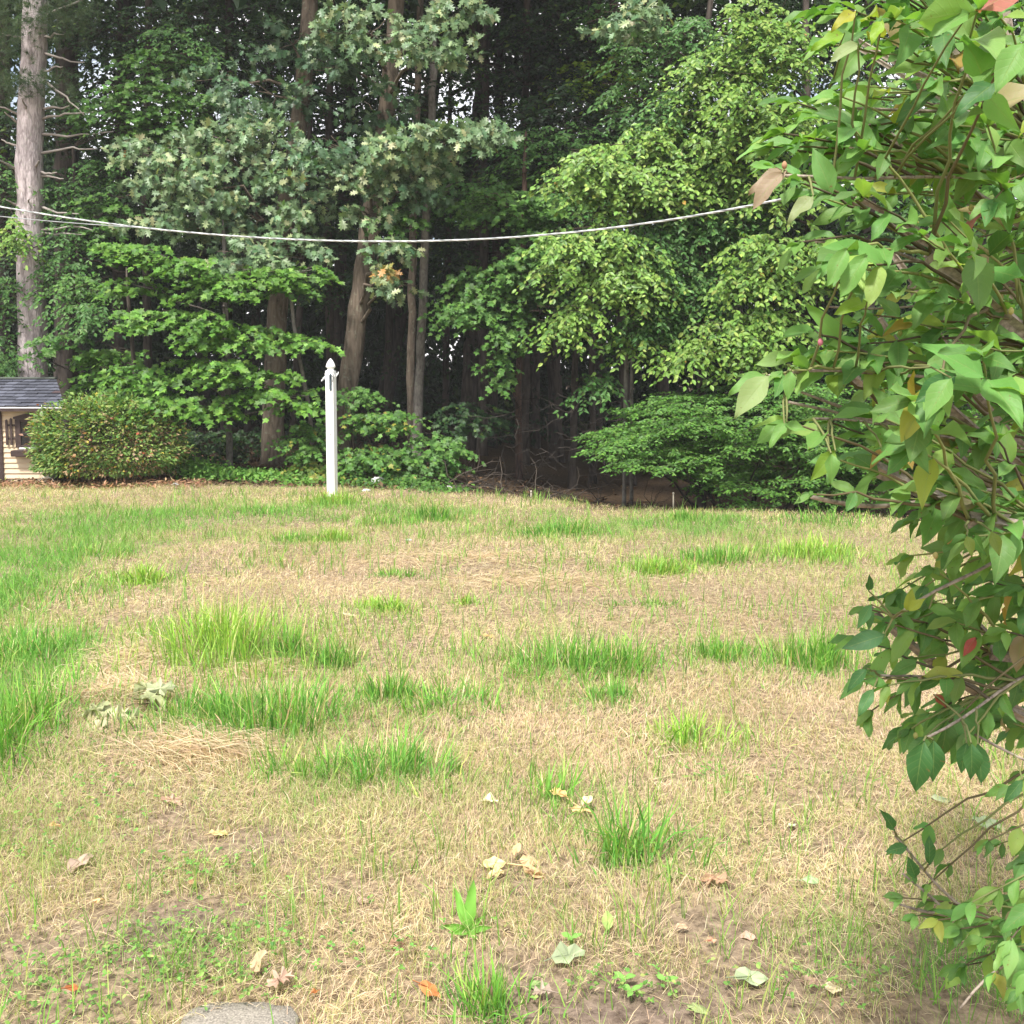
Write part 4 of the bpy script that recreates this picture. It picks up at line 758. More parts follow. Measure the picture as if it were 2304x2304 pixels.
tree('dark_tree', 'dark leafy tree at centre right above the cable', 'tree', [(1420, 1130), (1400, 800), (1390, 500), (1385, 300), (1380, 0)], 18.5, 24, 18, 'bark_dark', [
    B(1250, 240, 130, 60, 17.6, dk_, n=90, pal=PAL['back']), B(1370, 180, 120, 70, 18, dk_, n=80, pal=PAL['lit']), B(1330, 90, 100, 60, 18.2, dk_, n=60, pal=PAL['back']), B(1240, 380, 120, 50, 17.3, dk_, n=80, pal=PAL['shrub']), B(1180, 420, 130, 40, 17.2, dk_, n=70, pal=PAL['shrub']), B(1450, 280, 110, 70, 17.5, dk_, n=80, pal=PAL['back']), B(1480, 560, 100, 70, 16, bd_, n=80), B(1600, 560, 110, 70, 15.6, bd_, n=90), B(1560, 680, 100, 50, 15.5, bd_, n=70), B(1240, 130, 90, 70, 18, dk_, n=60), B(1180, 330, 110, 50, 16.6, gr_, n=70, pal=PAL['beech_shade'], tmpl=T_LO), B(1100, 440, 90, 50, 16.8, gr_, n=56, pal=PAL['beech_shade'], tmpl=T_LO), B(1290, 330, 100, 60, 16.4, gr_, n=70, pal=PAL['beech_shade'], tmpl=T_LO), B(1500, 120, 100, 60, 16.4, gr_, n=60, pal=PAL['beech_shade'], tmpl=T_LO), B(1380, 40, 100, 50, 16.8, gr_, n=60, pal=PAL['beech_shade'], tmpl=T_LO), B(1240, 480, 90, 50, 16, gr_, n=60)], top=13, canopy=5)

# ---- dark trunks deeper in the wood
DT = [
    ('thick dark trunk close behind the pine', (152, 0), (146, 1060), 20, 52, 46), ('dark trunk midway between the pine and the maples', (280, 0), (268, 1060), 21, 36, 32), ('far left dark trunk cut by the photo edge', (8, 0), (4, 1060), 22, 34, 30),
    ('thin dark trunk behind the first oak clumps', (516, 0), (508, 1045), 22, 24, 20), ('dark upper trunk left of the first oak', (612, 0), (560, 1045), 24, 22, 18), ('straight dark trunk just left of the leaning oak', (800, 0), (742, 1050), 23, 30, 26), ('dim wide trunk behind the leaning oak', (1000, 0), (845, 1060), 24, 40, 34),
    ('tall dark trunk right of the slim pair', (1092, 0), (1050, 1075), 20, 38, 32), ('thin dark trunk next to the tall dark one', (1128, 0), (1106, 1085), 21, 22, 18), ('dark double trunk, left stem, above centre', (1200, 0), (1205, 1090), 23, 22, 18), ('dark double trunk, right stem, above centre', (1232, 0), (1252, 1095), 21, 34, 24),
    ('dark trunk behind the yellow-green tree', (1500, 0), (1490, 1110), 20, 30, 24), ('far dark trunk right of the double trunk', (1340, 0), (1345, 1105), 25, 26, 22), ('dim trunk behind the layered shrub', (1660, 0), (1655, 1115), 21, 32, 26), ('dark trunk glimpsed through the leafy bush', (1960, 0), (1950, 1120), 19, 34, 28), ('rightmost dark trunk behind the leafy bush', (2200, 0), (2190, 1120), 20, 36, 30),
    ('dim trunk behind the maple layers', (470, 0), (455, 1045), 26, 30, 26), ('slender dark trunk in the shade under the oak limbs', (690, 420), (655, 1050), 20, 18, 14), ('slender dark trunk right of the white post', (880, 420), (872, 1060), 21, 20, 16), ('black trunk low in the centre gap', (1090, 420), (1085, 1085), 19, 24, 20),
    ('dim trunk in the gap right of centre', (1330, 500), (1335, 1100), 18, 16, 12), ('thin trunk at the left of the dark centre gap', (1010, 420), (1000, 1070), 22, 16, 13)]
for lab, tp, bs, Yd, w0, w1 in DT:
    xs = np.linspace(bs[0], tp[0], 6); ys = np.linspace(bs[1], tp[1], 6)
    bl = []
    if tp[1] == 0:
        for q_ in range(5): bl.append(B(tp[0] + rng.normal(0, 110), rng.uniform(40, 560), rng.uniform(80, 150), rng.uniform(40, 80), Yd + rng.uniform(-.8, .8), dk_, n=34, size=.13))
    tree('forest_tree', lab, 'tree', list(zip(xs, ys)), Yd, w0, w1, 'bark_dark', bl, group='dark trunks inside the wood', top=14 if tp[1] == 0 else 9, canopy=4 if tp[1] == 0 else 1, k=10)
# shaded middle-storey trees whose leaves close the upper wood
for lab, px, Yd, blobs_ in [('shaded leafy tree filling the upper left behind the pine', 330, 18.6, [(200, 60, 110, 60), (330, 60, 120, 60), (120, 260, 90, 60), (240, 180, 110, 60), (430, 40, 110, 50), (360, 400, 120, 60), (230, 470, 110, 60), (120, 420, 80, 60), (80, 560, 80, 60), (520, 130, 90, 60)]),
        ('shaded leafy tree above the white post', 740, 18.9, [(620, 60, 100, 60), (740, 40, 110, 60), (700, 200, 100, 60), (760, 420, 110, 60), (700, 520, 110, 50), (820, 620, 90, 40), (600, 440, 100, 60), (960, 520, 100, 60), (900, 250, 80, 60), (720, 640, 90, 40)]),
        ('shaded leafy tree closing the wood right of centre', 1180, 18.8, [(1040, 130, 60, 50), (1130, 200, 90, 60), (1060, 420, 90, 50), (1180, 330, 110, 50), (1290, 560, 110, 60), (1050, 560, 90, 50), (1300, 40, 100, 50), (1180, 60, 70, 40), (1400, 330, 90, 60)])]:
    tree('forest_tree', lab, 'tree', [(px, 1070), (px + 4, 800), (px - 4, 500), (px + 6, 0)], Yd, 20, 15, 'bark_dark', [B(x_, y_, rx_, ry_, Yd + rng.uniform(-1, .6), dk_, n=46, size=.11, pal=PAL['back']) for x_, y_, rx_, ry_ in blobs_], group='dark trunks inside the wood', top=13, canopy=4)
print('trees done')
# ---- far wood: reads as one mass
fw = MB()
def mass(n, m_, px0, px1, py0, py1, y0, y1, s0, s1, sp, pal, gap=None):
    px = rng.uniform(px0, px1, n); py = rng.uniform(py0, py1, n); yy = rng.uniform(y0, y1, n)
    if gap is not None:
        k = rng.random(n) < gap(px, py); px, py, yy = px[k], py[k], yy[k]
    cs = np.stack([at(a_, b_, c_) for a_, b_, c_ in zip(px, py, yy)])
    Pn = np.repeat(cs, m_, 0) + rng.normal(0, sp, (len(cs) * m_, 3)) * [1.25, 1, .6]
    Pn[:, 2] = np.maximum(Pn[:, 2], .1)
    put(fw, T_LO, Pn, rng.normal(0, 1, Pn.shape) + [0, 0, -.5], rng.normal(0, .6, Pn.shape) + [0, -.5, .9], rng.uniform(s0, s1, len(Pn)), np.repeat(pick(PAL[pal], len(cs), .3), m_, 0))
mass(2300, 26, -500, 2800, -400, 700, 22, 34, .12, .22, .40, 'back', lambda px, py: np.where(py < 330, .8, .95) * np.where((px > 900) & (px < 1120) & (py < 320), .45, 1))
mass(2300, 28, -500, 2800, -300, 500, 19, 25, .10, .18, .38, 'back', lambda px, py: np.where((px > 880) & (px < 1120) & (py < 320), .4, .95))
mass(3500, 22, -900, 3200, 330, 1085, 33, 46, .4, .7, .9, 'dark')  # dark leaves stand for shade; run past the view to stop light leaking
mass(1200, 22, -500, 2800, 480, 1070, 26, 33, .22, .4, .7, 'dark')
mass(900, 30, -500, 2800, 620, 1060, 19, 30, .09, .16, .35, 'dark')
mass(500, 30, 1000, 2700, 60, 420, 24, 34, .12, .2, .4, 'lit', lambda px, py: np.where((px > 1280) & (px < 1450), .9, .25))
o = fw.build('distant_wood', M['leaf'], kind='stuff', smooth=False); tag(o, 'dim green leaf mass deep inside the wood', 'wood', kind='stuff')
# added leaf roof, unseen from the camera: keeps skylight out of the wood
cv = MB(); n = 2600
cx = rng.uniform(-24, 24, n); cy = rng.uniform(14.5, 46, n); cz = rng.uniform(8.5, 15, n) + np.maximum(0, (cy - 18)) * .22
m_ = 22; Pn = np.repeat(np.stack([cx, cy, cz], -1), m_, 0) + rng.normal(0, .6, (n * m_, 3))
put(cv, T_LO, Pn, rng.normal(0, 1, Pn.shape), rng.normal(0, .5, Pn.shape) + [0, 0, 1], rng.uniform(.25, .5, len(Pn)), pick(PAL['back'], len(Pn)))
o = cv.build('shade_canopy', M['leaf'], kind='stuff', smooth=False); tag(o, 'unseen leaf roof added above the wood to keep it dark', 'canopy', kind='stuff')

# ------------------------------------------------------------------ shrubs at the lawn edge
def dome(name, label, cat, px0, px1, pytop, Yc, dY, n, size, pal, tmpl=T_LO, flat=.0, squash=1.0, extra=None, tiers=0, zlow=.08, up=.5):
    c0 = at((px0 + px1) / 2, 1050, Yc); gz_ = float(hz(c0[0], Yc)); rx = (px1 - px0) / 2 * pxm(Yc); top = at((px0 + px1) / 2, pytop, Yc)[2] - gz_
    t = thing(name, label, cat, (c0[0], Yc, gz_)); lf = MB()
    u = rng.uniform(0, 1, n); ph = rng.uniform(0, 2 * math.pi, n); ct = rng.uniform(-.92, 1, n); st = np.sqrt(1 - ct * ct) ** np.where(ct < 0, .35, 1.0)
    lump = .76 + .42 * fbm(ph * 2.1 + 3, ct * 4 + 5, 120) + .10 * rng.normal(0, .35, n); rad = (.62 + .38 * rng.random(n) ** .45) * lump
    if tiers: ct = ct + .05 * np.sin(ct * tiers * 6.28)
    p = np.stack([c0[0] + rx * rad * st * np.cos(ph), Yc + dY * rad * st * np.sin(ph), gz_ + zlow + np.abs(top * .40 + np.where(ct > 0, top * .60 * rad, top * .36) * ct)], -1)
    d = np.stack([st * np.cos(ph), st * np.sin(ph), ct * .5], -1)
    D = d + rng.normal(0, .45, (n, 3)) + [0, -.15, up - .5]; Nn = d * .5 + [0, -.2, .9] + rng.normal(0, .35, (n, 3))
    col = pick(pal, n)
    if extra is not None:
        e = fbm(p[:, 0] * 2.3, p[:, 2] * 3.1 + p[:, 1], 130); k = (e > .56) & (rng.random(n) < .32); col[k] = pick(extra, k.sum())
    put(lf, tmpl, p, D, Nn, size * rng.uniform(.6, 1.25, n), col)
    lf.build('foliage', M['leaf'], t, smooth=False)
    for q_ in range(16):
        a_ = rng.uniform(0, 2 * math.pi); b_ = np.array([c0[0] + rx * .3 * math.cos(a_), Yc + dY * .3 * math.sin(a_), gz_ - .03]); e_ = np.array([c0[0] + rx * .85 * math.cos(a_), Yc + dY * .85 * math.sin(a_), gz_ + top * rng.uniform(.35, .8)])
        MB().tube(curve(b_, e_, 7, .08), np.linspace(.013, .004, 7), 5, (.10, .07, .05)).build('stem', M['twig'], t)
    return t, p, d
SP = [(5, .16, .27, .07), (3, .23, .33, .085), (3, .11, .23, .06), (1.5, .32, .35, .11), (.5, .45, .38, .07)]
SPX = [(3, .38, .26, .15), (3, .43, .31, .20), (2, .32, .20, .13), (1, .44, .23, .08), (.6, .45, .13, .08)]
t_, sp_p, sp_d = dome('round_shrub', 'rounded shrub with green, rusty and pinkish leaves beside the playhouse', 'shrub', 66, 426, 897, 13.75, .62, 11500, .062, SP, T_LO, extra=SPX)
k = (sp_d[:, 2] > .1) & (rng.random(len(sp_p)) < .022); fc = MB()
ce = sp_p[k]; m_ = 14; Pn = np.repeat(ce, m_, 0) + rng.normal(0, .028, (len(ce) * m_, 3)) * [1, 1, .5] + sp_d[k].repeat(m_, 0) * .04
put(fc, T_LO, Pn, rng.normal(0, 1, Pn.shape), rng.normal(0, .6, Pn.shape) + [0, 0, 1], rng.uniform(.012, .026, len(Pn)), pick([(3, .32, .22, .15), (2, .38, .28, .20), (1, .24, .15, .10)], len(Pn)))
fc.build('seed_heads', M['litter'], t_, smooth=False)
SH = PAL['shrub']
def layered(name, label, px0, px1, pytop, pybot, Yc, dY, n, seed):
    """spreading shrub of many flat leaf layers"""
    c0 = at((px0 + px1) / 2, 1120, Yc); gz_ = float(hz(c0[0], Yc)); rx = (px1 - px0) / 2 * pxm(Yc); zt_ = at(c0[0], pytop, Yc)[2]; z0 = at(c0[0], pybot, Yc)[2]
    t = thing(name, label, 'shrub', (c0[0], Yc, gz_)); lf = MB(); tw = []
    zt_ = at(1600, pytop, Yc)[2]; z0 = at(1600, pybot, Yc)[2]
    for q_ in range(n):
        u = rng.random() ** .85; dy = rng.uniform(-1, 1); fr = math.sqrt(1 - dy * dy * .8)
        tp_ = np.interp(u, [0, .12, .45, 1], [pytop + 100, pytop + 70, pytop, pytop - 10]) + (1 - fr) * 60; bt_ = np.interp(u, [0, .2, .45, 1], [pytop + 150, pybot - 50, pybot, pybot + 10])
        h_ = (np.floor(rng.random() * 11) + rng.normal(.5, .12)) / 11; py = bt_ + (tp_ - bt_) * h_ + 14 * math.sin(u * 17 + seed)
        c = at(px0 + (px1 - px0) * (u + .10 * (1 - fr)), py, Yc); c[1] += dY * dy; o_ = np.array([-.5, -.9 if dy < .2 else .4, 0])
        sprays(lf, tw, c, np.array([.24, .2, .03]), 6, L=.36, m=12, size=.055, tmpl=T_LO, pal=SH, droop=.16, hang=.3, face=(.0, -.5, .9), out=o_, jit=.28)
    tm = MB(); twigmesh(tw, tm, .003); tm.build('twigs', M['twig'], t); lf.build('foliage', M['leaf'], t, smooth=False)
    for q_ in range(14):
        a_ = rng.uniform(0, 2 * math.pi); b_ = np.array([c0[0] + rx * .16 * math.cos(a_), Yc + dY * .2 * math.sin(a_), gz_ - .05]); e_ = np.array([c0[0] + rx * .75 * math.cos(a_), Yc + dY * .75 * math.sin(a_), z0 + (zt_ - z0) * rng.uniform(.2, .8)])
        MB().tube(curve(b_, e_, 8, .06, .03), np.linspace(.022, .006, 8), 6, (.045, .04, .035)).build('stem', M['twig'], t)
layered('spreading_shrub', 'wide dark green shrub of flat leaf layers at the right lawn edge', 1345, 2000, 850, 1115, 12.5, 1.35, 780, 1)
layered('spreading_shrub', 'second layered green shrub mostly hidden behind the leafy bush', 1850, 2420, 880, 1115, 12.2, 1.3, 420, 2)

# ---- undergrowth behind the post and vines along the edge
def under(label, px, py, rx, ry, Yc, n, name='undergrowth_bush', **kw):
    c = at(px, py, Yc); gz_ = float(hz(c[0], Yc)); t = thing(name, label, 'bush', (c[0], Yc, gz_), 'low bushes along the wood edge'); lf = MB(); tw = []
    p = dict(L=.4, m=10, size=.07, tmpl=T_MAPLE, pal=PAL['under'], droop=.3, hang=.4, face=(.1, -.7, .75), n=n); p.update(kw)
    sprays(lf, tw, c, np.array([rx * pxm(Yc), .45, ry * pxm(Yc)]), **p)
    tm = MB(); twigmesh(tw, tm, .003); tm.build('twigs', M['twig'], t); lf.build('foliage', M['leaf'], t, smooth=False)
    for q_ in range(5):
        MB().tube(curve((c[0] + rng.normal(0, .12), Yc + rng.normal(0, .1), gz_ - .04), c + rng.normal(0, .5, 3) * [rx * pxm(Yc), .3, ry * pxm(Yc)], 6, .05), np.linspace(.012, .004, 6), 5, (.07, .055, .045)).build('stem', M['twig'], t)
under('leafy bush with yellowish leaves just left of the white post', 690, 990, 60, 45, 14.2, 60)
under('low yellow-green bush at the foot of the post, left side', 700, 1060, 50, 28, 13.9, 44, pal=[(3, .12, .19, .035), (2, .22, .23, .04), (2, .08, .15, .03)])
under('leafy bush right of the post with layered leaves', 860, 945, 85, 26, 14.4, 70, tiers=2)
under('wide leafy bush right of the post below the slim trunks', 850, 1035, 90, 40, 14.0, 110)
under('drooping dark bush at the slim trunk foot', 980, 1020, 80, 48, 14.1, 100, pal=PAL['green'])
under('dim bush behind the slim trunks', 1060, 940, 90, 40, 15.4, 60, pal=PAL['back'])
under('low dim bush left of the dark centre gap', 930, 1085, 70, 18, 13.6, 40)
under('dim bush between the post and the leaning oak above the vines', 800, 890, 60, 25, 14.8, 36, pal=PAL['green'])
under('shaded bush behind the first oak', 560, 1000, 60, 40, 16.6, 50, pal=PAL['back'])
under('shaded bush between the maple trunk and the first oak', 470, 1000, 70, 45, 16.4, 60, pal=PAL['back'])
under('shaded bush behind the playhouse roof', 30, 830, 90, 40, 16.9, 70, pal=PAL['beech_shade'])
vn = MB()
for (px, py, rx, ry, Yv, n) in [(470, 1062, 60, 16, 14.2, 1500), (570, 1068, 90, 13, 14.1, 1700), (690, 1078, 60, 12, 13.8, 900), (880, 1085, 110, 10, 13.5, 1000), (1000, 1100, 60, 8, 13.0, 300), (440, 1050, 30, 20, 14.3, 500)]:
    c = at(px, py, Yv); Pn = c + rng.normal(0, .5, (n, 3)) * [rx * pxm(Yv), .35, ry * pxm(Yv)]; Pn[:, 2] = np.maximum(Pn[:, 2], hz(Pn[:, 0], Pn[:, 1]) + .03)
    put(vn, T_OVAL, Pn, rng.normal(0, .7, (n, 3)) + [0, -.5, -.2], rng.normal(0, .35, (n, 3)) + [0, -.5, .9], rng.uniform(.035, .075, n), pick(PAL['vine'] if px < 800 else PAL['under'], n))
o = vn.build('ground_vines', M['leaf'], kind='stuff', smooth=False); tag(o, 'bright green vines covering the ground along the wood edge', 'vines', kind='stuff')

# ---- dead leaves on the wood floor and along the shrub, dead sticks
lt = MB(); n = 15000
x = rng.uniform(-10, 9, n); over = np.abs(rng.normal(0, 2.6, n)); y = edge_y(x) + over - .1 + .5 * (x > -1.5)
kq = (x < -1.5) | (rng.random(n) < .3); x, y = x[kq], y[kq]; n = len(x)
Pn = np.stack([x, y, hz(x, y) + rng.uniform(.005, .05, n)], -1)
put(lt, T_LO, Pn, rng.normal(0, 1, (n, 3)) * [1, 1, .3], rng.normal(0, .4, (n, 3)) + [0, 0, 1], rng.uniform(.04, .10, n), pick([(3, .10, .06, .036), (2, .16, .095, .055), (2, .05, .032, .022), (.6, .22, .15, .09)], n))
n = 1500; x = at(60, 1085, 13.4)[0] + rng.uniform(-.9, 2.4, n); y = rng.normal(13.35, .16, n); Pn = np.stack([x, y, hz(x, y) + rng.uniform(.0, .07, n)], -1)
put(lt, T_LONG, Pn, rng.normal(0, 1, (n, 3)) * [1, 1, .5], rng.normal(0, .5, (n, 3)) + [0, -.3, 1], rng.uniform(.04, .09, n), pick([(3, .34, .19, .11), (2, .42, .28, .17), (1, .22, .13, .08), (1, .2, .22, .07)], n))
o = lt.build('leaf_litter', M['litter'], kind='stuff', smooth=False); tag(o, 'brown fallen leaves along the wood edge and under the shrub', 'leaves', kind='stuff')
br = MB()
for q_ in range(150):
    px = rng.uniform(980, 1480); Yv = rng.uniform(12.7, 15.5); b_ = at(px, 1100, Yv); b_[2] = hz(b_[0], Yv) + rng.uniform(0, .06)
    a_ = rng.uniform(0, math.pi); Ls = rng.uniform(.25, .9); e_ = b_ + np.array([math.cos(a_) * Ls, rng.normal(0, .25), abs(math.sin(a_)) * Ls * rng.choice([.1, .25, .7])])
    br.tube(curve(b_, e_, 5, .05, .06), np.linspace(.008, .002, 5), 4, rng.choice([.03, .045, .09]) * np.array([1, .82, .68]), cap=False)  # stick colours darkened to stand for shade where the sun reaches
for q_ in range(90):
    px = rng.uniform(1120, 1420); py = rng.uniform(880, 1060); Yv = rng.uniform(14.2, 16.5); b_ = at(px, py, Yv); a_ = rng.uniform(0, 6.28); Ls = rng.uniform(.3, 1.0)
    br.tube(curve(b_, b_ + np.array([math.cos(a_) * Ls, rng.normal(0, .2), math.sin(a_) * Ls * .45 - .08]), 6, -.08, .05), np.linspace(.007, .002, 6), 4, (.05, .042, .036), cap=False)
o = br.build('brushwood', M['twig'], kind='stuff'); tag(o, 'tangle of dead brown sticks at the dark wood edge', 'brushwood', kind='stuff')
for (px0, py0, px1, py1, Yv, lab) in [(1195, 1135, 1195, 1108, 12.3, 'thin pale stake standing in the lawn edge right of centre'), (1515, 1145, 1515, 1112, 11.6, 'thin pale stake below the layered shrub')]:
    a_, b_ = at(px0, py0 + 8, Yv), at(px1, py1, Yv)
    s_ = thing('garden_stake', lab, 'stake', a_); MB().tube([a_, (a_ + b_) / 2, b_], [.009, .009, .008], 6, (.42, .37, .3)).build('shaft', M['twig'], s_); MB().lathe(b_, [(.008, 0), (.012, .004), (.01, .02), (.001, .026)], 8, (.5, .45, .38)).build('tip', M['twig'], s_)
def rockm(c, r, seed, mat, label):
    q = np.random.default_rng(seed); k1, k2 = 7, 10; v = []
    for i_ in range(k1 + 1):
        for j_ in range(k2):
            a_, b_ = math.pi * i_ / k1, 2 * math.pi * j_ / k2; w_ = 1 + (q.normal(0, .10) if 0 < i_ < k1 else 0); v.append(c + np.array([r[0] * w_ * math.sin(a_) * math.cos(b_), r[1] * w_ * math.sin(a_) * math.sin(b_), r[2] * (math.cos(a_)) * w_]))
    f = [(i_ * k2 + j_, i_ * k2 + (j_ + 1) % k2, (i_ + 1) * k2 + (j_ + 1) % k2, (i_ + 1) * k2 + j_) for i_ in range(k1) for j_ in range(k2)]
    o = MB().add(np.array(v), f).build('rock', M[mat], smooth=False); tag(o, label, 'rock')
for (px, py, Yv, r, mat, lab) in [(824, 1108, 12.75, (.055, .04, .02), 'white', 'small white stone lying on the lawn right of the post'), (850, 1084, 13.5, (.10, .08, .07), 'rock', 'grey rock at the edge of the vines behind the white stone'), (920, 1243, 9.2, (.03, .02, .012), 'rock', 'small grey stone at the left of the bare straw patch'), (395, 1079, 13.3, (.05, .04, .025), 'rock', 'pale stone at the right foot of the round shrub'), (1010, 1100, 13, (.05, .05, .04), 'rock', 'grey rock half hidden right of the slim trunks')]:
    c = at(px, py, Yv); c[2] = hz(c[0], Yv) + r[2] * .6; rockm(c, r, int(px), mat, lab)

# ------------------------------------------------------------------ the leafy bush close to the camera
bb = np.array([1.45, 1.75, 0.0])
bush = thing('leafy_bush', 'large leafy bush with ridged grey stems close to the camera at right', 'bush', bb)
STEM = []           # (points world, radius array) for twigs to attach to
def stem(pts, r0, r1, rootpull=True, col=(.20, .165, .13), name='stem', wings=True):
    """pts: photo points with depth, tip first"""
    w = [at(*p) for p in pts]
    if rootpull:
        e = w[-1]; d = unit(w[-1] - w[-2]); k1 = e + d * .25; k1 = k1 * .7 + np.array([bb[0], bb[1], max(.2, e[2] - .3)]) * .3
        w += [k1, bb + np.array([(e[0] - bb[0]) * .12, rng.normal(0, .06), max(.08, e[2] * .25)]), bb + np.array([rng.normal(0, .07), rng.normal(0, .07), -.03])]
    w = np.array(w); s_ = np.concatenate([[0], np.cumsum(np.linalg.norm(np.diff(w, axis=0), axis=1))]); n = max(10, int(s_[-1] / .035)); f = np.linspace(0, s_[-1], n)
    Q = np.stack([np.interp(f, s_, w[:, a_]) for a_ in range(3)], -1)
    for _ in range(4): Q[1:-1] = (Q[:-2] + 2 * Q[1:-1] + Q[2:]) / 4
    rr = 1.02 * np.linspace(r1, r0, n) * (1 + rng.normal(0, .06, n))
    c_ = np.array(col) * rng.uniform(.8, 1.25)
    MB().tube(Q, rr, 12 if wings else 6, c_, star=[1.5, .8, .78] if wings else None, jit=.12 if wings else 0).build(name, M['stem_bark'], bush, smooth=not wings)
    STEM.append((Q, rr)); return Q
M['stem_bark'] = bark('stem_bark', (.10, .08, .062), (.36, .305, .25), 60, (1, 1, 1), .5, .004)
for pts, r0, r1 in [
    ([(2010, -160, 1.5), (2060, 0, 1.42), (2125, 110, 1.4), (2200, 190, 1.38), (2304, 275, 1.36), (2420, 400, 1.4)], .0095, .0065),
    ([(1905, 75, 1.5), (1990, 130, 1.5), (2080, 175, 1.45), (2190, 215, 1.42), (2320, 320, 1.42)], .006, .0028),
    ([(1860, 70, 1.6), (1930, 100, 1.6), (2040, 180, 1.55), (2150, 240, 1.5), (2330, 330, 1.5)], .005, .0022),
    ([(2000, 305, 1.62), (2090, 370, 1.6), (2180, 430, 1.6), (2320, 520, 1.6)], .008, .005),
    ([(2055, 285, 1.8), (2110, 360, 1.8), (2200, 480, 1.8), (2330, 620, 1.8)], .009, .006),
    ([(1890, 440, 1.45), (1950, 490, 1.5), (2040, 520, 1.5), (2160, 590, 1.5), (2330, 660, 1.5)], .006, .003),
    ([(1925, 445, 1.75), (2010, 480, 1.75), (2080, 530, 1.75), (2330, 700, 1.75)], .007, .004),
    ([(2090, 572, 1.25), (2150, 625, 1.25), (2230, 690, 1.27), (2330, 770, 1.3)], .0095, .008),
    ([(1975, 718, 1.5), (2015, 775, 1.5), (2070, 860, 1.5), (2200, 980, 1.5), (2340, 1080, 1.5)], .008, .006),
    ([(2050, 640, 1.7), (2100, 740, 1.7), (2180, 880, 1.7), (2330, 1040, 1.65)], .009, .006),
    ([(1895, 825, 1.6), (1960, 890, 1.6), (2060, 960, 1.6), (2200, 1060, 1.6), (2350, 1180, 1.6)], .007, .005),
    ([(1962, 1050, 1.3), (2050, 1100, 1.3), (2140, 1135, 1.3), (2250, 1160, 1.32), (2350, 1190, 1.35)], .0085, .0065),
    ([(2075, 1008, 1.55), (2130, 1060, 1.55), (2200, 1120, 1.55), (2340, 1230, 1.55)], .0085, .006),
    ([(2180, 1170, 1.2), (2250, 1180, 1.2), (2340, 1195, 1.22)], .008, .007),
    ([(1955, 1370, 1.45), (2010, 1420, 1.45), (2090, 1485, 1.45), (2180, 1555, 1.45), (2260, 1590, 1.45), (2350, 1640, 1.45)], .0085, .0045),
    ([(2228, 1468, 1.4), (2280, 1469, 1.4), (2350, 1480, 1.42)], .008, .007),
    ([(2160, 400, 2.0), (2220, 520, 2.0), (2330, 720, 1.9)], .010, .007), ([(2240, -100, 1.9), (2280, 150, 1.9), (2380, 420, 1.9)], .011, .008), ([(2120, -150, 2.2), (2180, 100, 2.2), (2330, 420, 2.1)], .010, .006),
    ([(2000, 560, 2.1), (2120, 720, 2.1), (2330, 980, 2.0)], .009, .005), ([(2150, 1350, 1.7), (2220, 1430, 1.7), (2350, 1560, 1.65)], .007, .004)]:
    stem(pts, r0, r1)
